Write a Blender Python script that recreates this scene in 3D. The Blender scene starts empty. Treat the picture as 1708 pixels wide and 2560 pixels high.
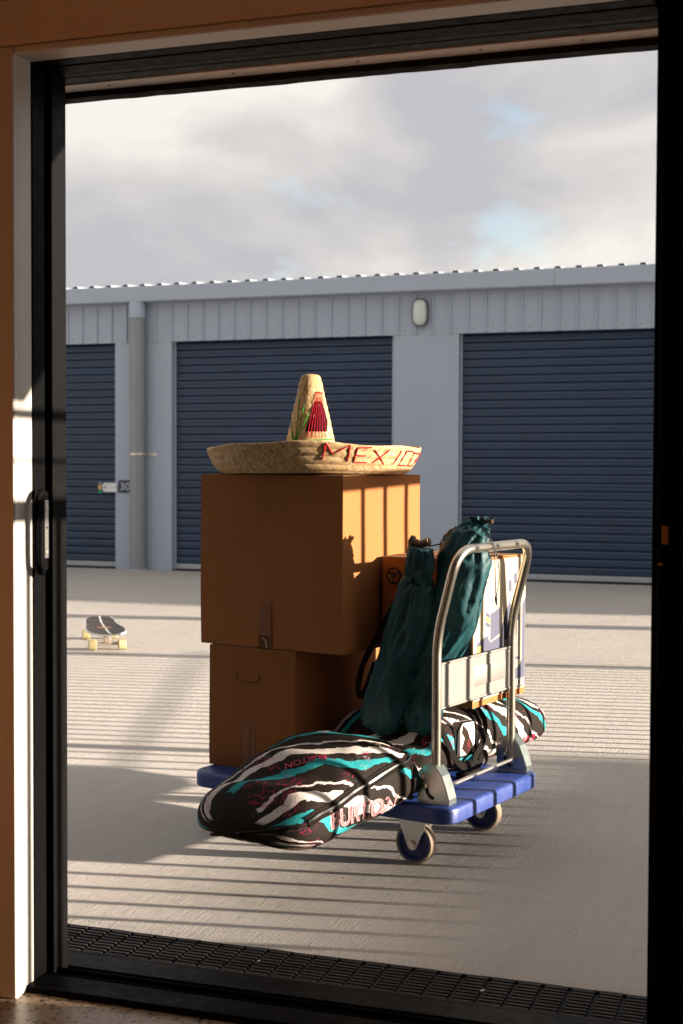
import bpy, math, random
from mathutils import Vector, Matrix, noise as mnoise
R = math.radians
sin, cos, pi = math.sin, math.cos, math.pi
rnd = random.Random(7)
scene = bpy.context.scene
COL = scene.collection

# ------------------------------------------------------------------ camera, sky, sun, exposure
CAM = Vector((0.0, 0.0, 1.2))
YAW, PITCH, ROLL = R(18.91), R(1.925), R(0.226)
cd = bpy.data.cameras.new('camera'); cam = bpy.data.objects.new('camera', cd); COL.objects.link(cam)
fw = Vector((-sin(YAW)*cos(PITCH), cos(YAW)*cos(PITCH), -sin(PITCH)))
rt = Vector((cos(YAW), sin(YAW), 0)); up = rt.cross(fw)
r2 = rt*cos(ROLL) + up*sin(ROLL); u2 = -rt*sin(ROLL) + up*cos(ROLL)
cam.matrix_world = Matrix(((r2.x, u2.x, -fw.x, CAM.x), (r2.y, u2.y, -fw.y, CAM.y), (r2.z, u2.z, -fw.z, CAM.z), (0, 0, 0, 1)))
cd.sensor_fit = 'VERTICAL'; cd.sensor_height = 36.0; cd.sensor_width = 24.0
cd.lens = 36.0*3450/2560
cd.clip_start = 0.05; cd.clip_end = 2000
cd.dof.use_dof = True; cd.dof.focus_distance = 4.35; cd.dof.aperture_fstop = 5.6
scene.camera = cam

SUN_EL, SUN_AZ = R(9.5), R(10.0)          # azimuth measured from +X towards +Y
w = bpy.data.worlds.new('World'); scene.world = w; w.use_nodes = True
nt = w.node_tree; N = nt.nodes; Lk = nt.links; N.clear()
SKY_STRENGTH = 0.10
CLOUD = 0.205
def wn(t, **k):
    n = N.new(t)
    for a, b in k.items(): setattr(n, a, b)
    return n
out = wn('ShaderNodeOutputWorld'); bg = wn('ShaderNodeBackground')
sky = wn('ShaderNodeTexSky', sky_type='NISHITA', sun_disc=False, sun_elevation=SUN_EL, sun_rotation=pi/2 - SUN_AZ, air_density=1.0, dust_density=1.0, ozone_density=1.5)
tc = wn('ShaderNodeTexCoord'); 
cb = wn('ShaderNodeMapping'); cb.inputs['Scale'].default_value = (1.0, 1.0, 1.9); Lk.new(tc.outputs['Generated'], cb.inputs[0])
n1 = wn('ShaderNodeTexNoise'); n1.inputs['Scale'].default_value = 4.9; n1.inputs['Detail'].default_value = 7; n1.inputs['Roughness'].default_value = 0.47; n1.inputs['Distortion'].default_value = 0.2
Lk.new(cb.outputs[0], n1.inputs['Vector'])
ramp = wn('ShaderNodeValToRGB'); Lk.new(n1.outputs['Fac'], ramp.inputs[0])
e = ramp.color_ramp.elements
e[0].position = 0.36; e[0].color = (0.70, 0.69, 0.73, 1)
e[1].position = 0.60; e[1].color = (1.20, 1.145, 1.06, 1)
m_ = e.new(0.48); m_.color = (0.90, 0.865, 0.845, 1)
cs = wn('ShaderNodeVectorMath', operation='SCALE'); Lk.new(ramp.outputs[0], cs.inputs[0]); cs.inputs['Scale'].default_value = CLOUD
# gaps in the cloud cover, where the sky texture shows
n2 = wn('ShaderNodeTexNoise'); n2.inputs['Scale'].default_value = 9.0; n2.inputs['Detail'].default_value = 5; n2.inputs['Roughness'].default_value = 0.55
Lk.new(cb.outputs[0], n2.inputs['Vector'])
def wmath(op, a, b):
    n = wn('ShaderNodeMath', operation=op)
    for i_, q in enumerate((a, b)):
        if hasattr(q, 'links'): Lk.new(q, n.inputs[i_])
        else: n.inputs[i_].default_value = q
    return n.outputs[0]
acc = 0.0
for cx, cy, cz, rad in ((-.218, .961, .327, .085), (.75, .55, .7, .4), (-.9, -.2, .6, .5), (.3, -.85, .8, .5), (.95, .1, .3, .3), (0, .2, 2.3, .6)):
    v_ = wn('ShaderNodeVectorMath', operation='DISTANCE'); Lk.new(cb.outputs[0], v_.inputs[0]); v_.inputs[1].default_value = (cx, cy, cz)
    acc = wmath('MAXIMUM', acc, wmath('SUBTRACT', 1.0, wmath('DIVIDE', v_.outputs['Value'], rad)))
acc = wmath('ADD', acc, wmath('MULTIPLY', wmath('SUBTRACT', n2.outputs['Fac'], .5), 3.4))
gap = wn('ShaderNodeMapRange'); gap.inputs['From Min'].default_value = 0.35; gap.inputs['From Max'].default_value = 0.72; gap.inputs['To Max'].default_value = 0.42
Lk.new(acc, gap.inputs['Value'])
ss = wn('ShaderNodeVectorMath', operation='SCALE'); Lk.new(sky.outputs[0], ss.inputs[0]); ss.inputs['Scale'].default_value = SKY_STRENGTH
mx = wn('ShaderNodeMix', data_type='RGBA'); Lk.new(gap.outputs[0], mx.inputs[0]); Lk.new(cs.outputs[0], mx.inputs[6]); Lk.new(ss.outputs[0], mx.inputs[7])
Lk.new(mx.outputs[2], bg.inputs['Color']); bg.inputs['Strength'].default_value = 1.0
Lk.new(bg.outputs[0], out.inputs['Surface'])

sd = bpy.data.lights.new('sun', 'SUN'); sun = bpy.data.objects.new('sun', sd); COL.objects.link(sun)
sd.energy = 5.0; sd.angle = R(0.65); sd.color = (1.0, 0.87, 0.73)
sunv = Vector((cos(SUN_AZ)*cos(SUN_EL), sin(SUN_AZ)*cos(SUN_EL), sin(SUN_EL)))
sun.rotation_euler = (-sunv).to_track_quat('-Z', 'Y').to_euler()
vs = scene.view_settings
vs.view_transform = 'Standard'; vs.look = 'None'; vs.gamma = 1.0; vs.use_curve_mapping = False
vs.exposure = 1.95
scene.cycles.max_bounces = 10; scene.cycles.diffuse_bounces = 6

# ------------------------------------------------------------------ helpers
class MB:
    def __init__(s): s.v = []; s.f = []; s.uv = {}
    def add(s, vs_, fs):
        o = len(s.v); s.v += [tuple(p) for p in vs_]; s.f += [tuple(i+o for i in f) for f in fs]; return o
    def box(s, x0, x1, y0, y1, z0, z1, b=0.0):
        if b <= 0:
            s.add([(x0,y0,z0),(x1,y0,z0),(x1,y1,z0),(x0,y1,z0),(x0,y0,z1),(x1,y0,z1),(x1,y1,z1),(x0,y1,z1)],
                  [(0,3,2,1),(4,5,6,7),(0,1,5,4),(1,2,6,5),(2,3,7,6),(3,0,4,7)]); return s
        # chamfered box: 24 verts
        vs_ = []; idx = {}
        for i, x in enumerate((x0, x1)):
            for j, y in enumerate((y0, y1)):
                for k, z in enumerate((z0, z1)):
                    sx, sy, sz = (1-2*i)*b, (1-2*j)*b, (1-2*k)*b
                    for a, p in enumerate(((x, y+sy, z+sz), (x+sx, y, z+sz), (x+sx, y+sy, z))):
                        idx[(i,j,k,a)] = len(vs_); vs_.append(p)
        g = lambda i,j,k,a: idx[(i,j,k,a)]
        fs = []
        for i in (0,1): fs.append(tuple(g(i,j,k,0) for j,k in ((0,0),(1,0),(1,1),(0,1))))
        for j in (0,1): fs.append(tuple(g(i,j,k,1) for i,k in ((0,0),(1,0),(1,1),(0,1))))
        for k in (0,1): fs.append(tuple(g(i,j,k,2) for i,j in ((0,0),(1,0),(1,1),(0,1))))
        for j in (0,1):
            for k in (0,1): fs.append((g(0,j,k,1), g(1,j,k,1), g(1,j,k,2), g(0,j,k,2)))
        for i in (0,1):
            for k in (0,1): fs.append((g(i,0,k,0), g(i,1,k,0), g(i,1,k,2), g(i,0,k,2)))
        for i in (0,1):
            for j in (0,1): fs.append((g(i,j,0,0), g(i,j,1,0), g(i,j,1,1), g(i,j,0,1)))
        for i in (0,1):
            for j in (0,1):
                for k in (0,1): fs.append((g(i,j,k,0), g(i,j,k,1), g(i,j,k,2)))
        s.add(vs_, fs); return s
    def tube(s, path, r, n=12, closed=False, caps=True, flat=1.0, upv=None):
        P = [Vector(p) for p in path]; m = len(P)
        rr = r if isinstance(r, (list, tuple)) else [r]*m
        T = []
        for i in range(m):
            if closed: t = P[(i+1) % m]-P[i-1]
            else: t = P[min(i+1, m-1)]-P[max(i-1, 0)]
            T.append(t.normalized() if t.length > 1e-9 else Vector((0,0,1)))
        a = Vector(upv) if upv else (Vector((0,0,1)) if abs(T[0].z) < 0.9 else Vector((1,0,0)))
        x = (a-T[0]*a.dot(T[0])).normalized()
        vs_ = []
        for i in range(m):
            if upv: x = (a-T[i]*a.dot(T[i])).normalized()
            else: x = (x-T[i]*x.dot(T[i])).normalized()
            y = T[i].cross(x)
            for k in range(n):
                t = 2*pi*k/n
                vs_.append(P[i]+x*(cos(t)*rr[i])+y*(sin(t)*rr[i]*flat))
        fs = []
        for i in range(m if closed else m-1):
            for k in range(n):
                i2 = (i+1) % m
                fs.append((i*n+k, i*n+(k+1) % n, i2*n+(k+1) % n, i2*n+k))
        if caps and not closed:
            fs.append(tuple(range(n))[::-1]); fs.append(tuple((m-1)*n+k for k in range(n)))
        s.add(vs_, fs); return s
    def ribbon(s, path, nrm, wd, th=0.0015):
        """webbing: a flat strip of width wd along path; nrm = outward normals"""
        m = len(path); vs_ = []
        for i in range(m):
            p = Vector(path[i]); t = (Vector(path[min(i+1, m-1)])-Vector(path[max(i-1, 0)])).normalized()
            n = Vector(nrm[i] if isinstance(nrm, list) else nrm); n = (n-t*n.dot(t)).normalized(); b = t.cross(n)
            for q, o in ((-1, -1), (1, -1), (1, 1), (-1, 1)): vs_.append(p+b*(q*wd/2)+n*(o*th/2))
        fs = []
        for i in range(m-1):
            for k in range(4): fs.append((i*4+k, i*4+(k+1) % 4, (i+1)*4+(k+1) % 4, (i+1)*4+k))
        fs += [(3,2,1,0), tuple((m-1)*4+k for k in range(4))]
        s.add(vs_, fs); return s
    def prism(s, poly, fn, t0, t1):
        """poly of (a,b); fn(a,b,t)->point; closed extrusion"""
        n = len(poly)
        s.add([fn(a, b, t0) for a, b in poly]+[fn(a, b, t1) for a, b in poly],
              [tuple(range(n))[::-1], tuple(range(n, 2*n))]+[(i, (i+1) % n, n+(i+1) % n, n+i) for i in range(n)]); return s
    def lathe(s, prof, n=32, axis='z', c=(0,0,0), cap=True):
        vs_ = []; m = len(prof)
        for r, h in prof:
            for k in range(n):
                t = 2*pi*k/n; p = (r*cos(t), r*sin(t), h)
                if axis == 'y': p = (p[0], p[2], p[1])
                if axis == 'x': p = (p[2], p[0], p[1])
                vs_.append((p[0]+c[0], p[1]+c[1], p[2]+c[2]))
        fs = [(i*n+k, i*n+(k+1) % n, (i+1)*n+(k+1) % n, (i+1)*n+k) for i in range(m-1) for k in range(n)]
        if cap: fs += [tuple(range(n))[::-1], tuple((m-1)*n+k for k in range(n))]
        s.add(vs_, fs); return s
    def mesh(s, name, mat, smooth=None, uv=None):
        me = bpy.data.meshes.new(name); me.from_pydata(s.v, [], s.f); me.validate()
        if mat: me.materials.append(mat)
        if smooth is not None:
            me.polygons.foreach_set('use_smooth', [True]*len(me.polygons))
            if smooth < 179: me.set_sharp_from_angle(angle=R(smooth))
        if uv:
            l = me.uv_layers.new(name='UVMap')
            for p in me.polygons:
                c = [uv[vi] for vi in p.vertices]
                mxu = max(q[1] for q in c); per = uv.get('per') if isinstance(uv, dict) else None
                for li, q in zip(p.loop_indices, c):
                    y = q[1]
                    if per and mxu-y > per/2: y += per
                    l.data[li].uv = (q[0], y)
        me.update(); return me
    def obj(s, name, mat, parent=None, smooth=None, uv=None):
        o = bpy.data.objects.new(name, s.mesh(name, mat, smooth, uv)); COL.objects.link(o)
        if parent: o.parent = parent
        return o
def inst(me, name, parent=None, loc=(0,0,0), rot=(0,0,0), sc=None):
    o = bpy.data.objects.new(name, me); COL.objects.link(o); o.location = loc; o.rotation_euler = rot
    if sc: o.scale = sc
    if parent: o.parent = parent
    return o
def tag(o, label, cat, group=None):
    o['label'] = label; o['category'] = cat
    if group: o['group'] = group
    return o
def thing(name, label, cat, loc=(0,0,0), rz=0.0, group=None):
    o = bpy.data.objects.new(name, None); COL.objects.link(o); o.location = loc; o.rotation_euler = (0,0,rz); o.empty_display_size = 0.1
    return tag(o, label, cat, group)
def struct(o): o['kind'] = 'structure'; return o
def fillet(path, r, seg=6):
    P = [Vector(p) for p in path]; o = [P[0]]
    for i in range(1, len(P)-1):
        a, b = (P[i-1]-P[i]), (P[i+1]-P[i]); la, lb = a.length, b.length; a.normalize(); b.normalize()
        ri = r[i-1] if isinstance(r, (list, tuple)) else r
        d = min(ri, la*.49, lb*.49)
        p0, p1 = P[i]+a*d, P[i]+b*d
        for k in range(seg+1):
            t = k/seg; o.append(p0*(1-t)**2+P[i]*2*t*(1-t)+p1*t*t)
    o.append(P[-1]); return o
def spl(path, n):
    """Catmull-Rom resample"""
    P = [Vector(p) for p in path]; P = [P[0]*2-P[1]]+P+[P[-1]*2-P[-2]]; o = []
    for i in range(1, len(P)-2):
        for k in range(n):
            t = k/n; a, b, c, d = P[i-1], P[i], P[i+1], P[i+2]
            o.append(.5*((2*b)+(c-a)*t+(2*a-5*b+4*c-d)*t*t+(3*b-a-3*c+d)*t**3))
    o.append(P[-2]); return o
def lerp_tab(tab, x):
    if x <= tab[0][0]: return tab[0][1]
    for (a, b), (c, d) in zip(tab, tab[1:]):
        if x <= c:
            t = (x-a)/(c-a); t = t*t*(3-2*t); return b+(d-b)*t
    return tab[-1][1]
def text_mesh(s, size, bold=0.0, spacing=1.0):
    cu = bpy.data.curves.new('lettering', 'FONT'); cu.body = s; cu.size = size; cu.align_x = 'LEFT'; cu.offset = bold; cu.space_character = spacing
    cu.resolution_u = 4
    o = bpy.data.objects.new('lettering', cu); COL.objects.link(o); bpy.context.view_layer.update()
    me = bpy.data.meshes.new_from_object(o.evaluated_get(bpy.context.evaluated_depsgraph_get()))
    vs_ = [tuple(v.co) for v in me.vertices]; fs = [tuple(p.vertices) for p in me.polygons]
    bpy.data.objects.remove(o); bpy.data.meshes.remove(me)
    wd = max(v[0] for v in vs_)
    return vs_, fs, wd
def put_text(mb, s, size, fn, bold=0.0, spacing=1.0, width=None):
    vs_, fs, wd = text_mesh(s, size, bold, spacing)
    k = (width/wd) if width else 1.0
    mb.add([fn(x*k, y) for x, y, z in vs_], fs); return mb

# ------------------------------------------------------------------ materials
def mat(name, col=(.5,.5,.5), rough=.5, metal=0.0, spec=None, sheen=0.0):
    m = bpy.data.materials.new(name); m.use_nodes = True
    b = m.node_tree.nodes['Principled BSDF']
    b.inputs['Base Color'].default_value = (*col, 1); b.inputs['Roughness'].default_value = rough; b.inputs['Metallic'].default_value = metal
    if spec is not None: b.inputs['Specular IOR Level'].default_value = spec
    if sheen: b.inputs['Sheen Weight'].default_value = sheen
    return m
class G:
    """tiny node-graph helper"""
    def __init__(s, m): s.t = m.node_tree; s.b = s.t.nodes['Principled BSDF']
    def n(s, typ, ins=None, **k):
        x = s.t.nodes.new(typ)
        for a, b in k.items(): setattr(x, a, b)
        for a, b in (ins or {}).items():
            if hasattr(b, 'is_output') or isinstance(b, bpy.types.NodeSocket): s.t.links.new(b, x.inputs[a])
            else: x.inputs[a].default_value = b
        return x
    def math(s, op, a, b=0.0, c=None):
        d = {0: a, 1: b}
        if c is not None: d[2] = c
        return s.n('ShaderNodeMath', d, operation=op).outputs[0]
    def mix(s, f, a, b):
        x = s.n('ShaderNodeMix', {0: f}, data_type='RGBA')
        for i, q in ((6, a), (7, b)):
            if isinstance(q, bpy.types.NodeSocket): s.t.links.new(q, x.inputs[i])
            else: x.inputs[i].default_value = (*q, 1)
        return x.outputs[2]
    def noise(s, vec, scale, detail=4, rough=.5, dist=0.0):
        return s.n('ShaderNodeTexNoise', {'Vector': vec, 'Scale': scale, 'Detail': detail, 'Roughness': rough, 'Distortion': dist})
    def ramp(s, fac, stops, interp='LINEAR'):
        x = s.n('ShaderNodeValToRGB', {0: fac}); r = x.color_ramp; r.interpolation = interp
        while len(r.elements) < len(stops): r.elements.new(.5)
        for el, (p, c) in zip(r.elements, stops): el.position = p; el.color = (*c, 1) if len(c) == 3 else c
        return x.outputs[0]
    def mapr(s, v, a, b, c=0.0, d=1.0):
        return s.n('ShaderNodeMapRange', {'Value': v, 'From Min': a, 'From Max': b, 'To Min': c, 'To Max': d}).outputs[0]
    def coord(s, kind='Object', scale=(1,1,1), rot=(0,0,0), loc=(0,0,0)):
        t = s.n('ShaderNodeTexCoord'); m = s.n('ShaderNodeMapping', {'Vector': t.outputs[kind], 'Scale': scale, 'Rotation': rot, 'Location': loc}); return m.outputs[0]
    def pos(s, scale=(1,1,1), rot=(0,0,0)):
        t = s.n('ShaderNodeNewGeometry'); m = s.n('ShaderNodeMapping', {'Vector': t.outputs['Position'], 'Scale': scale, 'Rotation': rot}); return m.outputs[0]
    def bump(s, h, strength=.3, dist=.01):
        x = s.n('ShaderNodeBump', {'Height': h, 'Strength': strength, 'Distance': dist}); s.t.links.new(x.outputs[0], s.b.inputs['Normal'])
    def set(s, name, v):
        if isinstance(v, bpy.types.NodeSocket): s.t.links.new(v, s.b.inputs[name])
        else: s.b.inputs[name].default_value = v

def m_concrete():
    m = mat('concrete', rough=.9, spec=.25); g = G(m); p = g.pos()
    a = g.noise(p, .55, 5, .6).outputs['Fac']; b = g.noise(p, 7, 6, .65).outputs['Fac']; c = g.noise(p, 160, 2, .6).outputs['Fac']
    col = g.ramp(a, [(.3, (.475,.43,.39)), (.55, (.535,.49,.45)), (.75, (.565,.53,.49))])
    col = g.mix(g.mapr(b, .35, .75, 0, .35), col, (.46,.42,.38))
    st = g.noise(g.pos((1, 1.7, 1)), 1.6, 8, .7, .6).outputs['Fac']
    col = g.mix(g.mapr(st, .58, .78, 0, .5), col, (.27,.25,.23))          # old stains
    sp = g.n('ShaderNodeTexVoronoi', {'Vector': p, 'Scale': 14.0}); spr = g.noise(p, 2.3, 3).outputs['Fac']
    spots = g.math('MULTIPLY', g.mapr(sp.outputs['Distance'], .05, .09, 1, 0), g.mapr(spr, .55, .62, 0, .8))
    col = g.mix(spots, col, (.09,.08,.07))
    col = g.mix(g.mapr(c, .3, .75, 0, .30), col, (.38,.345,.31))
    sk_ = g.noise(g.pos((38, 2.2, 1), (0, 0, R(-25))), 1.0, 5, .65).outputs['Fac']; col = g.mix(g.mapr(sk_, .50, .72, 0, .35), col, (.40,.35,.31))
    g.set('Base Color', col)
    br = g.noise(g.pos((1, 1, 1), (0, 0, R(-28))), 1, 1)                     # broom finish runs across the slab
    mp_ = g.pos((230, 9, 1), (0, 0, R(-25))); br = g.noise(mp_, 1.0, 3, .6).outputs['Fac']
    h = g.math('ADD', g.math('MULTIPLY', br, 1.6), g.math('MULTIPLY', c, .8))
    h = g.math('ADD', h, g.math('MULTIPLY', g.noise(p, 25, 4, .6).outputs['Fac'], .8))
    g.bump(h, .8, .005)
    return m
def m_aggregate():
    m = mat('polished_aggregate', rough=.35); g = G(m); p = g.pos()
    v = g.n('ShaderNodeTexVoronoi', {'Vector': p, 'Scale': 75.0, 'Randomness': 1.0}); v2 = g.n('ShaderNodeTexVoronoi', {'Vector': p, 'Scale': 150.0})
    c = g.ramp(v.outputs['Color'], [(.0, (.02,.018,.016)), (.40, (.035,.03,.027)), (.50, (.25,.17,.11)), (.8, (.34,.24,.15))], 'CONSTANT')
    c = g.mix(g.mapr(v.outputs['Distance'], .35, .45, 0, 1), c, (.24,.165,.105))
    c = g.mix(g.mapr(v2.outputs['Color'], .80, .82, 0, .7), c, (.05,.045,.04))
    g.set('Base Color', c); return m
def m_paint(name, col, rough=.5, var=.04):
    m = mat(name, col, rough); g = G(m); p = g.pos()
    n = g.noise(p, 2.2, 6, .6).outputs['Fac']; n2_ = g.noise(p, 55, 3).outputs['Fac']
    d = tuple(max(0, c*(1-var*4)) for c in col)
    g.set('Base Color', g.mix(g.mapr(n, .35, .7, 0, .6), col, d)); g.bump(n2_, .05, .002); return m
def m_black_alu(name='black_powdercoat', col=(.0028,.0028,.003), rough=.45, sp_=.03):
    m = mat(name, col, rough, spec=sp_); g = G(m); p = g.pos()
    n = g.noise(p, 30, 5, .7).outputs['Fac']; sc = g.noise(g.pos((6, 6, 60)), 3, 4, .8).outputs['Fac']
    g.set('Base Color', g.mix(g.mapr(sc, .70, .8, 0, .10), col, (.05,.047,.04))); g.set('Roughness', g.mapr(n, .3, .7, rough*.8, rough*1.35)); return m
def m_card(name, col, seed=0.0):
    m = mat(name, col, .82, spec=.18); g = G(m); p = g.coord('Object', loc=(seed, seed*2, 0))
    fl = g.noise(g.coord('Object', (150, 150, 1.5), loc=(seed, 0, 0)), 1, 2).outputs['Fac']        # flutes show as faint vertical lines
    n = g.noise(p, 5, 6, .6).outputs['Fac']; fb = g.noise(p, 260, 2).outputs['Fac']
    c = g.mix(g.mapr(n, .35, .72, 0, .35), col, tuple(x*.78 for x in col)); c = g.mix(g.mapr(fl, .35, .7, 0, .22), c, tuple(x*.82 for x in col)); c = g.mix(g.mapr(fb, .5, .8, 0, .25), c, tuple(min(1, x*1.2) for x in col))
    sc = g.noise(g.coord('Object', (7, 7, 30), (R(12), R(25), 0), (seed, 0, 0)), 1.0, 7, .75, .4).outputs['Fac']; rb = g.noise(g.coord('Object', (3, 3, 3), loc=(seed*3, 4, 0)), 1.0, 5, .7).outputs['Fac']
    c = g.mix(g.mapr(sc, .64, .74, 0, .30), c, tuple(min(1, x*1.35) for x in col)); c = g.mix(g.mapr(rb, .58, .72, 0, .35), c, tuple(x*.62 for x in col))
    g.set('Base Color', c); g.bump(g.math('ADD', fl, g.math('MULTIPLY', n, 1.5)), .16, .002); return m
def m_straw():
    m = mat('straw_braid', (.62,.42,.19), .72, spec=.25); g = G(m)
    tcn = g.n('ShaderNodeTexCoord'); sp = g.n('ShaderNodeSeparateXYZ', {0: tcn.outputs['UV']})
    x, y = sp.outputs[0], sp.outputs[1]                         # x round the hat (m), y up the braids (braid units)
    fy = g.math('FRACT', y); tri = g.math('ABSOLUTE', g.math('SUBTRACT', fy, .5))
    row = g.math('FLOOR', y)
    w_ = g.math('ADD', g.math('MULTIPLY', x, 120.0), g.math('MULTIPLY', tri, 2.6)); w_ = g.math('ADD', w_, g.math('MULTIPLY', row, .37))
    ns = g.noise(tcn.outputs['UV'], 14, 3).outputs['Fac']; w_ = g.math('ADD', w_, g.math('MULTIPLY', ns, .9))
    fw_ = g.math('FRACT', w_); hh = g.math('SUBTRACT', 1.0, g.math('POWER', g.math('ABSOLUTE', g.math('SUBTRACT', g.math('MULTIPLY', fw_, 2), 1)), 3.0))
    cell = g.math('ADD', g.math('FLOOR', w_), g.math('MULTIPLY', row, 17.3)); side = g.math('GREATER_THAN', fy, .5)
    wn_ = g.n('ShaderNodeTexWhiteNoise', {'Vector': g.n('ShaderNodeCombineXYZ', {0: cell, 1: row, 2: side}).outputs[0]}).outputs['Value']
    c = g.ramp(wn_, [(.0, (.32,.19,.085)), (.3, (.43,.275,.125)), (.7, (.50,.335,.165)), (1.0, (.58,.42,.23))])
    c = g.mix(g.mapr(hh, .0, .45, .75, 0), c, (.16,.08,.028))
    g.set('Base Color', c); g.bump(hh, .5, .0025); return m
def m_bag_print():
    m = mat('printed_nylon', rough=.75, spec=.14); g = G(m)
    tcn = g.n('ShaderNodeTexCoord'); uvc = tcn.outputs['UV']; sp = g.n('ShaderNodeSeparateXYZ', {0: uvc})
    x, y = sp.outputs[0], sp.outputs[1]
    big = g.noise(uvc, 3.0, 2, .5).outputs['Fac']; tear = g.noise(g.n('ShaderNodeMapping', {'Vector': uvc, 'Scale': (19, 19, 1)}).outputs[0], 1.0, 4, .62).outputs['Fac']
    w_ = g.math('ADD', y, g.math('MULTIPLY', x, .72))
    w_ = g.math('ADD', w_, g.math('MULTIPLY', g.math('SUBTRACT', big, .5), .24)); w_ = g.math('ADD', w_, g.math('MULTIPLY', g.math('SUBTRACT', tear, .5), .055))
    f = g.math('FRACT', g.math('MULTIPLY', w_, 1/.25))
    D_ = (.012,.0075,.005); T_ = (.018,.235,.25); Wh = (.56,.495,.455)
    c = g.ramp(f, [(0, D_), (.13, T_), (.27, D_), (.43, Wh), (.60, D_), (.74, Wh), (.79, D_)], 'CONSTANT')
    # some stripes thin out or vanish along their length
    fade = g.noise(g.n('ShaderNodeMapping', {'Vector': uvc, 'Location': (3.1, 1.7, 0)}).outputs[0], 4.5, 2).outputs['Fac']
    c = g.mix(g.mapr(fade, .635, .64, 0, 1), c, D_)
    c = g.mix(g.mapr(x, -.492, -.486, 1, 0), c, D_)                       # plain black end panel
    sq = g.noise(g.n('ShaderNodeMapping', {'Vector': uvc, 'Scale': (26, 34, 1)}).outputs[0], 1.0, 3, .6, 1.2).outputs['Fac']
    ln = g.mapr(g.math('ABSOLUTE', g.math('SUBTRACT', sq, .5)), .008, .016, 1, 0)
    msk = g.mapr(g.noise(g.n('ShaderNodeMapping', {'Vector': uvc, 'Location': (7.7, 2.2, 0)}).outputs[0], 9, 2).outputs['Fac'], .56, .58, 0, 1)
    c = g.mix(g.math('MULTIPLY', ln, msk), c, (.30,.010,.065))
    ln2 = g.mapr(g.math('ABSOLUTE', g.math('SUBTRACT', sq, .42)), .003, .009, 1, 0)
    msk2 = g.mapr(g.noise(g.n('ShaderNodeMapping', {'Vector': uvc, 'Location': (1.7, 9.2, 0)}).outputs[0], 7, 2).outputs['Fac'], .60, .62, 0, 1)
    c = g.mix(g.math('MULTIPLY', ln2, msk2), c, (.45,.40,.36))
    g.set('Base Color', c)
    wv = g.noise(g.n('ShaderNodeMapping', {'Vector': uvc, 'Scale': (420, 420, 1)}).outputs[0], 1, 2).outputs['Fac']
    wr = g.noise(uvc, 16, 4, .6).outputs['Fac']
    g.bump(g.math('ADD', g.math('MULTIPLY', wv, .25), wr), .35, .008); return m
def m_teal():
    m = mat('teal_nylon', (.006,.042,.048), .52, spec=.28); g = G(m)
    p = g.coord('Object'); n = g.noise(p, 22, 5, .65, .8).outputs['Fac']; n2_ = g.noise(p, 60, 3).outputs['Fac']
    g.set('Base Color', g.mix(g.mapr(n, .35, .7), (.0055,.038,.045), (.010,.066,.073)))
    g.bump(g.math('ADD', n, g.math('MULTIPLY', n2_, .15)), .30, .012); return m
def m_steel(name, col, rough, streak=True, metal=1.0):
    m = mat(name, col, rough, metal); g = G(m); p = g.coord('Object')
    n = g.noise(p, 9, 4, .6).outputs['Fac']
    g.set('Roughness', g.mapr(n, .3, .7, rough*.92, rough*1.1)); g.set('Base Color', g.mix(g.mapr(n, .45, .75, 0, .5), col, tuple(c*.88 for c in col)))
    return m
def m_deck_blue():
    m = mat('blue_plastic', (.018,.045,.30), .42); g = G(m); p = g.coord('Object')
    n = g.noise(p, 9, 6, .65).outputs['Fac']; sc = g.noise(g.coord('Object', (14, 160, 14), (0, 0, R(20))), 1, 4, .7).outputs['Fac']
    c = g.mix(g.mapr(n, .4, .75, 0, .35), (.013,.036,.180), (.025,.05,.21)); c = g.mix(g.mapr(sc, .56, .72, 0, .6), c, (.09,.12,.27))
    g.set('Base Color', c); g.set('Roughness', g.mapr(n, .3, .7, .34, .55)); return m
def m_webbing(name, col):
    m = mat(name, col, .85, spec=.08); g = G(m)
    wv = g.n('ShaderNodeTexWave', {'Vector': g.coord('Object'), 'Scale': 90.0, 'Distortion': 1.0}); g.bump(wv.outputs['Fac'], .5, .002); return m

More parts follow.
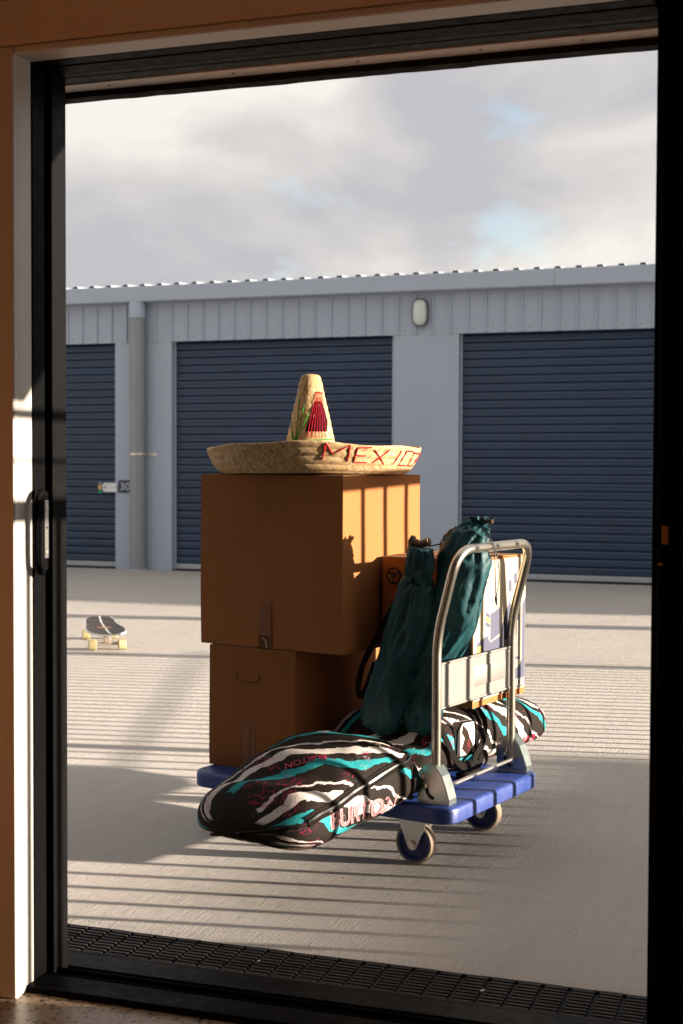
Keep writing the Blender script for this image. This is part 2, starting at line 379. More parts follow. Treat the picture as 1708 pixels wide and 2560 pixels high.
M = dict(
    concrete=m_concrete(), aggregate=m_aggregate(),
    white_paint=m_paint('white_paint', (.54,.50,.45), .45), wall_paint=m_paint('cream_wall_paint', (.62,.52,.42), .6), timber=m_paint('timber_lining', (.50,.215,.068), .55, .08),
    ceiling=m_paint('ceiling_board', (.50,.36,.22), .6), soffit=m_paint('soffit_board', (.70,.60,.52), .6),
    black=m_black_alu(), lintel=m_black_alu('painted_lintel_steel', (.010,.007,.006), .7, .1), grate=m_black_alu('black_grate_plastic', (.034,.031,.031), .5, .12), pit=mat('drain_pit', (.008,.008,.008), .9),
    sill=m_black_alu('charcoal_aluminium', (.0045,.0042,.0042), .45, .06),
    clad=m_paint('blue_grey_cladding', (.375,.435,.525), .42, .02), trim=m_paint('blue_grey_trim', (.375,.435,.525), .4, .02), gutter=m_paint('blue_grey_gutter', (.39,.45,.54), .38, .02), pipe=m_paint('grey_downpipe', (.26,.275,.30), .24, .02),
    roof=m_paint('roof_sheet', (.40,.42,.44), .4), dark=mat('shadow_gap', (.015,.016,.018), .9), navy=m_paint('navy_slat', (.015,.037,.082), .32, .05), rail=m_paint('pale_bottom_rail', (.42,.43,.46), .45),
    signnavy=m_paint('sign_navy', (.03,.045,.09), .5), signtext=mat('sign_grey', (.42,.45,.50), .6), lens=mat('frosted_lens', (.62,.68,.62), .3), lightrim=mat('lamp_rim', (.10,.11,.13), .4),
    facade=m_paint('dark_facade', (.05,.05,.055), .5),
    latch=m_paint('white_latch_plate', (.72,.74,.76), .4), brass=mat('padlock_brass', (.55,.32,.12), .35, .8), green=mat('green_tag', (.02,.25,.14), .5),
    card=m_card('cardboard', (.30,.116,.036)), card2=m_card('cardboard_dull', (.25,.093,.027), 3.3), cartonk=m_card('kraft_carton', (.34,.132,.042), 6.1), cream=m_paint('cream_print', (.48,.40,.27), .7), ink=m_paint('navy_ink', (.050,.052,.090), .65), inkdark=mat('black_ink', (.02,.018,.018), .7), yellow=mat('yellow_ink', (.62,.50,.06), .7), line=mat('cream_ink', (.58,.50,.36), .7),
    tape=mat('brown_tape', (.20,.075,.025), .28), cardedge=m_card('cardboard_edge', (.27,.14,.06), 9.0),
    straw=m_straw(), red=m_webbing('red_yarn', (.42,.012,.022)), maroon=m_webbing('maroon_felt', (.035,.003,.009)), greeny=m_webbing('green_yarn', (.03,.20,.03)),
    bag=m_bag_print(), binding=m_webbing('brown_binding', (.024,.013,.008)), web=m_webbing('black_webbing', (.007,.0055,.0045)), zipm=m_webbing('zip_tape', (.011,.0075,.0055)), pinkt=mat('pink_print', (.42,.17,.17), .6), letterdark=mat('letter_fill', (.05,.03,.028), .6), crimson=mat('crimson_print', (.30,.008,.035), .6), offwhite=mat('off_white_nylon', (.52,.47,.43), .6), buckle=mat('black_plastic', (.012,.011,.011), .35),
    teal=m_teal(), cord=mat('black_cord', (.012,.012,.012), .7), wood=m_paint('chair_timber', (.14,.075,.035), .5, .1), gold=mat('amber_lining', (.30,.15,.035), .6),
    tube=m_steel('satin_tube_steel', (.52,.47,.39), .27), plate=m_steel('plain_steel_plate', (.20,.187,.165), .5, False, .3), zinc=m_steel('zinc_plate', (.42,.47,.44), .30, False), deck=m_deck_blue(), tyre=m_paint('tan_rubber', (.40,.31,.22), .75), hub=mat('blue_wheel_plastic', (.012,.022,.13), .45), fork=m_steel('galvanised_fork', (.60,.60,.58), .42, False),
    grip=m_paint('dark_wood_grip', (.055,.045,.042), .75, .12), stripe=mat('white_stripe', (.72,.70,.66), .6), deckedge=mat('pale_ply_edge', (.66,.64,.60), .5), urethane=mat('cream_urethane', (.55,.48,.24), .45), truck=mat('cast_truck', (.42,.36,.30), .45, .7), orange=mat('orange_logo', (.55,.24,.10), .6),
    fence=m_paint('grey_fence_powdercoat', (.16,.17,.18), .5), block=m_paint('rendered_kerb', (.40,.37,.34), .9), shading=m_paint('shade_block_paint', (.42,.43,.44), .5), latchsteel=m_steel('bright_latch', (.70,.66,.60), .3, False),
)

# ------------------------------------------------------------------ setting: yard, floor, near building
def sheet(name, x0, x1, y0, y1, z, m, nx=1, ny=1):
    mb = MB(); vs_ = []; fs = []
    for j in range(ny+1):
        for i in range(nx+1): vs_.append((x0+(x1-x0)*i/nx, y0+(y1-y0)*j/ny, z))
    for j in range(ny):
        for i in range(nx): a = j*(nx+1)+i; fs.append((a, a+1, a+nx+2, a+nx+1))
    mb.add(vs_, fs); return mb.obj(name, m)
yard = MB(); 
# slab with a rough, slightly crumbled edge along the drain
n_ = 220; top = []; low = []
for i in range(n_+1):
    x = -8+i*12/n_; top.append((x, 3.158+.004*mnoise.noise((x*9, 0, 0))+.003*mnoise.noise((x*40, 1, 0)), -.0035+.002*mnoise.noise((x*23, 5, 0)))); low.append((x, top[-1][1]-.002, -.09))
vs_ = low+top+[(p[0], 3.19, 0) for p in top]; k = n_+1
fs = [(a*k+i, a*k+i+1, (a+1)*k+i+1, (a+1)*k+i) for a in (0, 1) for i in range(n_)]
o_ = yard.add(vs_, fs)
yard.add([(-8,3.19,0),(4,3.19,0),(4,400,0),(-8,400,0),(-300,3.19,0),(-300,400,0),(300,3.19,0),(300,400,0)], [(0,1,2,3),(4,0,3,5),(1,6,7,2)])
yard.add([(-300,-60,-.1),(300,-60,-.1),(300,3.2,-.1),(-300,3.2,-.1)], [(0,1,2,3)])
struct(yard.obj('ground', M['concrete']))
struct(sheet('floor', -3.5, 3.0, -4.0, 2.70, 0.0, M['aggregate']))
# drain channel under the grate
MBd = MB(); MBd.add([(-6,2.93,-.03),(3,2.93,-.03),(3,3.16,-.03),(-6,3.16,-.03)], [(0,1,2,3)])
struct(MBd.obj('drain_channel', M['pit']))

HZ = 2.10                                    # clear height of the doorway
nb = thing('garage_building', 'cream painted interior wall and white lined doorway that frames the view', 'building', (-.98, 2.75, 0))
def nbp(name, m, *boxes, b=0.0):
    mb = MB()
    for q in boxes: mb.box(q[0]+.98, q[1]+.98, q[2]-2.75, q[3]-2.75, q[4], q[5], b)
    return mb.obj(name, m, nb)
nbp('front_wall', M['wall_paint'], (-3.5, -1.757, 2.663, 2.885, 0, 3.3), (-.11, 3.0, 2.663, 2.885, 0, 3.3), (-1.757, -.11, 2.663, 2.885, 2.22, 3.3))
nbp('architrave', M['wall_paint'], (-1.757, -.11, 2.655, 2.663, 2.118, 2.215))
# door lining: plaster stop, shadow line, painted board
nbp('door_lining', M['white_paint'], (-1.757, -1.675, 2.655, 2.677, 0, HZ+.016), (-1.757, -1.678, 2.677, 2.735, 0, HZ+.016), b=.003)
nbp('door_lining', M['white_paint'], (-1.674, -.172, 2.655, 2.677, HZ-.0005, HZ+.016), (-1.677, -.172, 2.677, 2.735, HZ+.0025, HZ+.017), b=.003)
nbp('door_lining', M['white_paint'], (-.17, -.11, 2.655, 2.735, 0, HZ+.016), b=.003)
nbp('ceiling', M['ceiling'], (-3.5, 3.0, -4.0, 2.662, 2.62, 2.70))
nbp('side_wall', M['timber'], (-3.6, -3.5, -4.1, 2.885, 0, 3.3))
nbp('side_wall', M['timber'], (3.0, 3.1, -4.1, -.2, 0, 3.3), (3.0, 3.1, 2.62, 2.662, 0, 3.3), (3.0, 3.1, -.2, 2.62, 0, .95), (3.0, 3.1, -.2, 2.62, 2.1, 3.3))  # opening added in this unseen wall so sun bounces warm light inside
nbp('rear_wall', M['timber'], (-3.5, 3.0, -4.1, -4.0, 0, 3.3))
nbp('roof', M['roof'], (-3.8, 3.4, -4.4, 2.92, 3.3, 3.36))
nbp('shade_cladding', M['facade'], (-.11, 3.0, 2.886, 2.90, 0, 2.29))  # unseen dark panels added to cut light reaching the box fronts
nbp('shade_cladding', M['facade'], (-3.5, -1.76, 2.886, 2.90, .0, 2.29))
nbp('soffit_board', M['soffit'], (-3.6, 3.1, 2.921, 2.976, HZ, HZ+.02))
nbp('sky_block_panel', M['facade'], (-3.6, 3.1, 2.922, 3.06, 2.31, 4.6))  # unseen; raised tall and dark to keep sky light off the box fronts
lt = MB()
# steel lintel with chipped lower edge
vs_ = []; n_ = 90
for i in range(n_+1):
    x = -2.6+i*3.2/n_; d = .0025*mnoise.noise((x*7, 2, 0))+.0015*mnoise.noise((x*31, 3, 0))
    vs_ += [(x, 2.977, HZ+.2), (x, 2.977, HZ-.004+d*.3), (x, 2.979, HZ-.0145+d), (x, 3.020, HZ-.0145+d), (x, 3.020, HZ+.2)]
lt.add([(a+.98, b-2.75, c) for a, b, c in vs_], [(i*5+j, i*5+5+j, i*5+6+j, i*5+1+j) for i in range(n_) for j in range(4)])
lt.obj('lintel', M['lintel'], nb)
for x in (-1.60, -1.28, -.98, -.70, -.48): nbp('screw', M['pipe'], (x, x+.008, 2.944, 2.950, HZ-.0025, HZ), b=.001)

# black aluminium sliding door assembly
sdn = thing('sliding_door', 'black aluminium sliding door frame around the open doorway', 'door', (-.98, 2.80, 0))
def sdp(name, m, *boxes, b=.0015, par=None):
    mb = MB()
    for q in boxes: mb.box(q[0]+.98, q[1]+.98, q[2]-2.80, q[3]-2.80, q[4], q[5], b)
    return mb.obj(name, m, par or sdn)
sdp('frame_jamb', M['black'], (-1.757, -1.722, 2.735, 2.884, -.03, HZ+.1))
sdp('frame_jamb', M['sill'], (-1.722, -1.676, 2.820, 2.883, -.02, HZ+.004))
sdp('frame_jamb', M['black'], (-.304, -.112, 2.792, 2.883, -.02, HZ+.1))
sdp('frame_head', M['black'], (-1.722, -.305, 2.735, 2.776, HZ+.002, HZ+.1), (-1.722, -.305, 2.776, 2.786, HZ+.010, HZ+.1), (-1.722, -.305, 2.786, 2.842, HZ+.002, HZ+.1))
sdp('frame_head', M['sill'], (-1.76, -.112, 2.843, 2.920, HZ+.0025, HZ+.1), (-1.722, -.305, 2.870, 2.874, HZ+.001, HZ+.004))
sdp('sill', M['black'], (-1.76, -.18, 2.700, 2.782, -.05, .016), (-1.722, -.305, 2.7825, 2.884, -.05, -.012))
sdp('sill_track', M['black'], (-1.72, -.305, 2.786, 2.790, -.012, .018), (-1.72, -.305, 2.835, 2.840, -.012, .012))
sdp('sub_sill', M['sill'], (-2.3, .2, 2.886, 2.975, -.05, -.001))
ls = sdp('leaf_stile', M['black'], (-1.7215, -1.676, 2.7355, 2.7865, .018, HZ+.001), (-1.7215, -1.682, 2.7865, 2.794, .018, HZ+.001)); ls['label'] = 'black stile of the open leaf carrying the pull handle'
sdp('leaf_stile', M['black'], (-.288, -.112, 2.737, 2.786, .018, HZ+.001))
# brass plates on the right stile stand in for its orange lit glints
sdp('lit_glint_plate', M['brass'], (-.279, -.267, 2.7355, 2.737, 1.050, 1.085), b=.0004)
sdp('lit_glint_plate', M['brass'], (-.285, -.277, 2.7357, 2.737, 1.008, 1.013), b=.0004)
# pull handle
hd = MB()
pr = [(0.0, .022), (-.014, .024), (-.024, .034), (-.027, .06), (-.027, .15), (-.024, .186), (-.014, .198), (0, .20)]
hp = [( -1.676+.006, 2.748+q[0], .935+q[1]) for q in pr]
hd.tube([(p[0]+.98+.013, p[1]-2.80-.004, p[2]) for p in fillet(hp, .012, 4)], .010, 10, flat=.85)
hobj = hd.obj('handle', M['black'], sdn, 60)
sdp('handle_base', M['black'], (-1.677, -1.665, 2.748, 2.784, .956, 1.138), b=.004)
lp = sdp('latch_plate', M['latchsteel'], (-1.6655, -1.6635, 2.765, 2.780, .985, 1.118), b=.0008)
for z in (1.100, .998, 1.055):
    mb = MB(); mb.lathe([(.0052, 0), (.0048, .0018), (.002, .0024)] if z != 1.055 else [(.0035, 0), (.0032, .0006)], 12, 'x', (-1.6635+.98, 2.773-2.80, z)); mb.obj('screw', M['latchsteel'] if z != 1.055 else M['dark'], lp, 40)

# drain grate: short raised bars between black cross members
gr = thing('drain_grate', 'long black slotted drain grate set in the doorway threshold', 'grate', (-.98, 3.07, 0))
bar = MB(); bar.box(-.0265, .0265, -.0048, .0048, -.012, 0, .0012); barm = bar.mesh('grate_bar', M['grate'])
MB().box(-1.2, 1.4, -.0905, -.0855, -.03, -.002).box(-1.2, 1.4, .081, .0855, -.03, -.003).obj('grate_frame', M['grate'], gr)
xs = [-1.86+i*.0625 for i in range(28)]
for i, x in enumerate(xs):
    for j in range(9):
        inst(barm, 'grate_bar', gr, (x+.98, -.075+j*.0187, -.003), (0, 0, rnd.uniform(-.006, .006)))
crm = MB().box(-.005, .005, -.084, .08, -.026, -.010).mesh('cross_member', M['pit'])
for x in xs: inst(crm, 'cross_member', gr, (x+.98+.03125, 0, 0))
# shreds of dry leaf and grit caught on the grate
for i, (x, y, s_) in enumerate(((-1.258, 3.054, .006), (-.706, 3.05, .008))):
    mb = MB(); mb.add([(0,0,0),(s_,s_*.3,.001),(s_*1.2,s_*1.1,.003),(s_*.1,s_*.8,.002)], [(0,1,2,3)])
    o = mb.obj('dry_leaf', M['soffit']); o.location = (x, y, .001)
    tag(o, ('tiny pale leaf scrap on the drain grate below the patterned bag', 'larger pale leaf scrap on the right half of the drain grate')[i], 'leaf', 'leaf scraps on the drain grate')

# ------------------------------------------------------------------ storage building across the yard
BY = 14.18
sb = thing('storage_building', 'long blue grey storage building with navy roller doors across the yard', 'building', (-5.5, BY, 0))
def sx(x): return x+5.5
def sbp(name, m, *boxes, b=0.0, par=None):
    mb = MB()
    for q in boxes: mb.box(sx(q[0]), sx(q[1]), q[2]-BY, q[3]-BY, q[4], q[5], b)
    return mb.obj(name, m, par or sb)
doors = [(-10.915, -8.345+.0), (-10.176+.0, -7.605), (-6.895, -4.269), (-3.560, -.958)]
doors = doors[1:]
DH = 2.605
segs = []; x0 = -16.0
for a, b in doors: segs.append((x0, a)); x0 = b
segs.append((x0, 15.0))
for a, b in segs: sbp('wall_panel', M['trim'], (a, b, BY, BY+.14, 0.0, DH))
sbp('wall', M['clad'], (-16, 15, BY+.03, BY+.14, DH, 3.1), (-16, 15, BY+.9, BY+8, .0, 3.0))
sbp('plinth_gap', M['dark'], (-16, 15, BY+.01, BY+.13, -.05, .012))
# ribbed cladding band above the doors, one panel per pan
pit = .1905
pan = MB()
pan.add([(0,0,0),(pit-.034,0,0),(pit-.024,-.020,0),(pit-.010,-.020,0),(pit,0,0)]+[(0,0,.43),(pit-.034,0,.43),(pit-.024,-.020,.43),(pit-.010,-.020,.43),(pit,0,.43)], [(i, i+1, i+6, i+5) for i in range(4)])
panm = pan.mesh('cladding_panel', M['clad'])
riv = MB().lathe([(.009, 0), (.008, -.004), (.003, -.006)], 8, 'y').mesh('rivet', M['pipe'])
x = -10.3
while x < -.6:
    p_ = inst(panm, 'cladding_panel', sb, (sx(x), -.004, DH-.012))
    inst(riv, 'rivet', p_, (.055, 0, .05))
    x += pit
sbp('cladding_panel', M['clad'], (-16, -10.3, BY-.012, BY-.003, DH-.01, 3.03), (x, 15, BY-.012, BY-.003, DH-.01, 3.03))
sbp('drip_flashing', M['trim'], (-16, 15, BY-.022, BY+.028, 3.018, 3.034))
# gutter and roof
gx0, gx1, gj = -16.0, 15.0, -2.53
for a, b in ((gx0, gj-.002), (gj+.002, gx1)):
    mb = MB(); prof = [(-.035, 3.035), (-.155, 3.035), (-.165, 3.045), (-.165, 3.20), (-.158, 3.212), (-.148, 3.212), (-.148, 3.06), (-.035, 3.06)]
    mb.prism([(p, q) for p, q in prof], lambda p, q, t: (sx(t), p, q), a, b); mb.obj('gutter', M['gutter'], sb, 30)
rfm = MB(); rs = math.tan(R(4))
rfm.add([(sx(-16), -.10, 3.185), (sx(15), -.10, 3.185), (sx(15), 8.0, 3.185+8.1*rs), (sx(-16), 8.0, 3.185+8.1*rs)], [(0,1,2,3)])
rfm.obj('roof', M['roof'], sb)
rib = MB(); L_ = 4.0
rib.add([(-.048,0,0),(-.026,0,.042),(.026,0,.042),(.048,0,0),(-.048,L_,L_*rs),(-.026,L_,.042+L_*rs),(.026,L_,.042+L_*rs),(.048,L_,L_*rs)], [(0,1,5,4),(1,2,6,5),(2,3,7,6)])
ribm = rib.mesh('roof_rib', M['roof'])
endm = MB().add([(-.036,.012,.003),(-.017,.012,.034),(.017,.012,.034),(.036,.012,.003)], [(0,3,2,1)])
em = MB(); em.add([(-.046,.004,.000),(-.025,.004,.0405),(.025,.004,.0405),(.046,.004,.000)], [(0,3,2,1)]); emm = em.mesh('rib_end', M['dark'])
x = -10.4
while x < -.4:
    r_ = inst(ribm, 'roof_rib', sb, (sx(x), -.125, 3.194)); inst(emm, 'rib_end', r_)
    x += .2135
# roller doors, each curtain slat by slat
SP = .0867
prof = [(.000, .004), (.005, -.005), (.010, -.010), (.034, -.012), (.040, -.008), (.046, -.008), (.052, -.012), (.074, -.011), (.081, -.007), (SP, .004)]
for (a, b) in doors:
    rd = sbp('roller_door', M['dark'], (a-.05, b+.05, BY+.13, BY+.139, 0, DH+.05))
    wd = b-a
    mb = MB(); n = len(prof)
    mb.add([(-wd/2, y, z) for z, y in prof]+[(wd/2, y, z) for z, y in prof], [(i, n+i, n+i+1, i+1) for i in range(n-1)])
    slm = mb.mesh('slat', M['navy'], 35)
    nsl = 30
    for i in range(nsl):
        inst(slm, 'slat', rd, (sx((a+b)/2), .092+rnd.uniform(-.0012, .0012), .072+i*SP), (rnd.uniform(-.05, .05), 0, 0))
    MB().box(sx(a)+.006, sx(b)-.006, .075, .105, .018, .075, .004).obj('bottom_rail', M['rail'], rd)
    MB().box(sx(a)+.004, sx(a)+.022, .06, .115, 0, DH, .003).obj('guide_rail', M['trim'], rd)
    MB().box(sx(b)-.04, sx(b)-.004, .06, .115, 0, DH, .003).obj('guide_rail', M['trim'], rd)
# downpipe
dp = MB(); dp.lathe([(.088, 0.012), (.088, 2.93)], 28, 'z', (sx(-7.275), -.10, 0)); dpo = dp.obj('downpipe', M['pipe'], sb, 60)
MB().lathe([(.093, 2.86), (.094, 3.0), (.085, 3.04)], 28, 'z', (sx(-7.275), -.10, 0)).obj('pipe_collar', M['gutter'], dpo, 40)
MB().lathe([(.094, 1.308), (.095, 1.312), (.095, 1.328), (.094, 1.332)], 28, 'z', (sx(-7.275), -.10, 0)).box(sx(-7.13), sx(-7.08), -.012, .0, 1.306, 1.334).box(sx(-7.19), sx(-7.12), -.02, -.012, 1.308, 1.332).obj('pipe_bracket', M['latchsteel'], dpo, 40)
MB().lathe([(.115, 0.002), (.112, .012), (.09, .016)], 28, 'z', (sx(-7.275), -.10, 0)).obj('pipe_base', M['rail'], dpo, 40)
# bulkhead lamp
wl = thing('wall_light', 'oval frosted bulkhead light mounted between the two roller doors', 'light', (-3.972, BY-.02, 2.82))
def oval(a, b, n=28, p=3.0):
    o = []
    for k in range(n):
        t = 2*pi*k/n; c, s_ = cos(t), sin(t)
        o.append((a*math.copysign(abs(c)**(2/p), c), b*math.copysign(abs(s_)**(2/p), s_)))
    return o
mb = MB(); mb.prism(oval(.088, .150), lambda a, b, t: (a, t, b), 0.0, -.045); mb.obj('lamp_base', M['lightrim'], wl, 40)
mb = MB(); ov = [oval(.074, .134), oval(.070, .130), oval(.056, .112), oval(.02, .05)]
for o_, yy in zip(ov, (-.045, -.062, -.078, -.084)): mb.v += [(a, yy, b) for a, b in o_]
for i in range(3): mb.f += [(i*28+k, i*28+(k+1) % 28, (i+1)*28+(k+1) % 28, (i+1)*28+k) for k in range(28)]
mb.f.append(tuple(84+k for k in range(28))); mb.obj('lens', M['lens'], wl, 60)
# unit number plate, half hidden by the downpipe
us = thing('number_sign', 'small navy unit number plate beside the downpipe reading 30', 'sign', (-7.47, BY-.004, .952))
MB().box(-.095, .125, -.006, 0, -.072, .072, .002).obj('sign_plate', M['signnavy'], us)
put_text(MB(), '302', .125, lambda x, y: (-.078+x, -.0068, -.043+y), .002, width=.20).obj('sign_number', M['signtext'], us)
# hasp and padlock on the left roller door
ht = thing('door_hasp', 'white metal hasp plate at the edge of the left roller door', 'hasp', (-7.66, BY-.02, .94))
mb = MB(); pl = [(.088, -.052), (.088, .052), (-.08, .052), (-.103, .028), (-.103, -.028), (-.08, -.052)]
mb.prism(pl, lambda a, b, t: (a, t, b), 0, -.012); mb.obj('hasp_plate', M['latch'], ht)
MB().lathe([(.011, -.0125), (.009, -.016)], 10, 'y', (-.065, 0, 0)).lathe([(.009, -.0125), (.007, -.015)], 10, 'y', (.072, 0, 0)).obj('hasp_bolt', M['dark'], ht)
pk = thing('padlock', 'brass padlock with green tag hanging beside the white hasp', 'padlock', (-7.785, BY-.03, .935))
MB().box(-.022, .022, -.022, 0, -.02, .03, .004).obj('lock_body', M['brass'], pk)
MB().tube(fillet([(-.013, -.011, .03), (-.013, -.011, .06), (.013, -.011, .06), (.013, -.011, .03)], .012, 4), .004, 8).obj('shackle', M['latchsteel'], pk, 60)
MB().box(-.012, .028, -.026, -.022, -.062, -.022, .002).obj('lock_tag', M['green'], pk)

# ------------------------------------------------------------------ side fence just out of frame on the right: its bars stripe the yard
FX = 0.05
fe = thing('bar_fence', 'grey vertical bar fence right of the doorway throwing striped shadows', 'fence', (FX, 8.5, 0))
bm_ = MB().box(-.0105, .0105, -.0105, .0105, .06, 1.365).mesh('fence_bar', M['fence'])
y = 3.02
while y < 5.66: inst(bm_, 'fence_bar', fe, (0, y-8.5, 0)); y += .1285
y = 5.74
while y < 13.9: inst(bm_, 'fence_bar', fe, (0, y-8.5, 0)); y += .1075
MB().box(-.022, .022, 2.905-8.5, 14.0-8.5, 1.365, 1.412, .003).obj('top_rail', M['fence'], fe)
MB().box(-.018, .018, 2.905-8.5, 14.0-8.5, .05, .085, .003).obj('bottom_rail', M['fence'], fe)
for y, s_ in ((2.925, .02), (5.70, .035), (8.52, .06), (10.62, .11), (13.95, .04)): MB().box(-s_*.6, s_*.6, y-8.5-s_, y-8.5+s_, 0, 1.45, .004).obj('post', M['fence'], fe)
MB().tube([(-.03, 5.476-8.5-.2, .44), (-.03, 8.491-8.5+.3, .64)], .006, 8).obj('brace', M['fence'], fe)
MB().box(-.006, .006, 2.90-8.5, 3.25-8.5, 1.497, 1.505).box(-.011, .011, 2.90-8.5, 3.25-8.5, 1.595, 1.618).obj('shadow_rod', M['fence'], fe)  # unseen rods added to throw level shadow bands on the door lining
ns = thing('far_sun_blocker', 'unseen grey block added far beyond the bar fence to shade the near yard', 'sun_blocker', (20, 7.4, 0))  # unseen block added so the near right yard falls into shade
MB().box(0, 8, -2.4, 1.95, 0, 3.55).obj('wall', M['clad'], ns)
rb_ = MB(); rb_.box(-.15, 8.15, -2.5, 2.02, 3.552, 3.62, .01).obj('roof', M['roof'], ns)
mbx = thing('shade_block', 'unseen grey block added right of the doorway to shade its lining', 'box', (.30, 2.89, 1.72))  # unseen block added to keep sun off the upper door lining
MB().box(-.2, .3, 0, .22, 0, .9, .008).obj('block_body', M['shading'], mbx); MB().box(-.17, .27, .2205, .228, .03, .87, .004).obj('block_face', M['shading'], mbx)

# ------------------------------------------------------------------ trolley frame of reference
TH = R(13.5); TO = Vector((-.983, 3.847, 0))
TA = Vector((-cos(TH), sin(TH), 0)); TB = Vector((sin(TH), cos(TH), 0))
def TW(u, v, z): return TO+TA*u+TB*v+Vector((0, 0, z))
# local axes of things on the trolley: x = -u, y = v
def tthing(name, label, cat, u, v, z, group=None): return thing(name, label, cat, TW(u, v, z), -TH, group)

tr = tthing('platform_trolley', 'blue flatbed hand trolley with a bent steel tube handle loaded with boxes', 'trolley', .49, .317, 0)
def tl(u, v, z): return (.49-u, v-.317, z)
# deck
def rrect(x0, x1, y0, y1, r, n=6):
    o = []
    for cx, cy, a0 in ((x1-r, y0+r, -90), (x1-r, y1-r, 0), (x0+r, y1-r, 90), (x0+r, y0+r, 180)):
        for k in range(n+1):
            a = R(a0+90*k/n); o.append((cx+r*cos(a), cy+r*sin(a)))
    return o
mb = MB(); lev = [(.004, .155), (0, .159), (.0, .192), (.002, .199), (.006, .203), (.012, .2045)]
for ins, z in lev: mb.v += [(x, y, z) for x, y in rrect(-.470+ins, .49-ins, -.317+ins, .318-ins, .06-ins)]
n = len(mb.v)//len(lev)
for i in range(len(lev)-1): mb.f += [(i*n+k, i*n+(k+1) % n, (i+1)*n+(k+1) % n, (i+1)*n+k) for k in range(n)]
mb.f += [tuple(range(n))[::-1], tuple((len(lev)-1)*n+k for k in range(n))]
dk = mb.obj('deck', M['deck'], tr, 40)
# moulded tread bars on the deck
mb = MB()
for i in range(92):
    x = .462-i*.0101
    for j in range(9):
        y0 = -.285+j*.064+(.032 if i % 2 else 0)
        if y0+.058 > .297 or x < -.45: continue
        mb.add([(x-.0022, y0, .2045), (x+.0022, y0, .2045), (x+.0022, y0+.058, .2045), (x-.0022, y0+.058, .2045), (x-.001, y0+.003, .2050), (x+.001, y0+.003, .2050), (x+.001, y0+.055, .2050), (x-.001, y0+.055, .2050)], [(4,5,6,7),(0,1,5,4),(1,2,6,5),(2,3,7,6),(3,0,4,7)])
tb = mb.obj('tread_pattern', M['deck'], dk); tb['kind'] = 'stuff'
# handle
hpth = [(.08,.062,.235),(.08,.062,.70),(.012,.062,.955),(.012,.572,.955),(.08,.572,.70),(.08,.572,.235)]
mb = MB(); mb.tube(fillet([tl(*p) for p in hpth], [.07,.085,.085,.07], 8), .0146, 16); mb.obj('handle', M['tube'], tr, 60)
# plate between the posts
mb = MB(); y0, y1 = tl(0,.074,0)[1], tl(0,.56,0)[1]; px = tl(.08,0,0)[0]
mb.box(px-.0012, px+.0012, y0, y1, .482, .61)
po = mb.obj('handle_plate', M['plate'], tr)
mb = MB(); ym = (y0+y1)/2+.10
mb.v += [(px+.0013, ym-.11, .515), (px+.0013, ym+.11, .515), (px+.0013, ym+.11, .578), (px+.0013, ym-.11, .578), (px+.004, ym-.103, .519), (px+.004, ym+.103, .519), (px+.004, ym+.103, .574), (px+.004, ym-.103, .574)]
mb.f += [(4,5,6,7),(0,1,5,4),(1,2,6,5),(2,3,7,6),(3,0,4,7)]; mb.obj('pressed_panel', M['plate'], po, 50)
MB().tube([(px, y0-.006, .612), (px, y1+.006, .612)], .0045, 10).tube([(px, y0-.006, .480), (px, y1+.006, .480)], .0045, 10).obj('rolled_edge', M['plate'], po, 60)
# hinge brackets
def bracket(v, dirv):
    prof = [(.128,.206),(.128,.275),(.122,.30),(.108,.316),(.088,.322),(.068,.314),(.050,.290),(.036,.255),(.026,.222),(.026,.206)]
    mb = MB(); mb.prism(prof, lambda a, b, t: tl(a, v+t, b), 0, .003)
    fl = prof[4:]
    for (a, b), (c, d) in zip(fl, fl[1:]):
        nx, nz = (d-b), -(c-a); L = math.hypot(nx, nz); nx, nz = nx/L*.003, nz/L*.003
        pts = [tl(a, v+.001, b), tl(c, v+.001, d), tl(c, v+.046, d), tl(a, v+.046, b), tl(a+nx, v+.001, b+nz), tl(c+nx, v+.001, d+nz), tl(c+nx, v+.046, d+nz), tl(a+nx, v+.046, b+nz)]
        mb.add(pts, [(0,1,2,3),(4,7,6,5),(0,4,5,1),(1,5,6,2),(2,6,7,3),(3,7,4,0)])
    b_ = mb.obj('hinge_bracket', M['zinc'], tr, 35)
    mb = MB(); p = tl(.115, v, .288)
    mb.lathe([(.011, -.001), (.011, -.006), (.007, -.0065), (.007, -.012), (.003, -.013)], 6, 'y', p); mb.lathe([(.013, 0), (.013, -.0015)], 16, 'y', p); mb.obj('bolt', M['latchsteel'], b_)
    mb = MB(); sl = [tl(.098, v-.0012, .252), tl(.094, v-.0012, .236), tl(.085, v-.0012, .226), tl(.074, v-.0012, .222)]
    mb.tube(spl(sl, 4), .0055, 8, flat=.2, upv=(1,0,.4)); mb.obj('slot', M['dark'], b_)
    mb = MB(); mb.lathe([(.007, 0), (.007, -.004), (.003, -.005)], 12, 'y', tl(.100, v, .258)); mb.obj('slot_pin', M['latchsteel'], b_, 40)
bracket(.038, 1); bracket(.568, 1)
mb = MB(); mb.tube([tl(.062,.05,.246), tl(.062,.575,.250)], .0065, 12); mb.obj('lock_rod', M['latchsteel'], tr, 60)
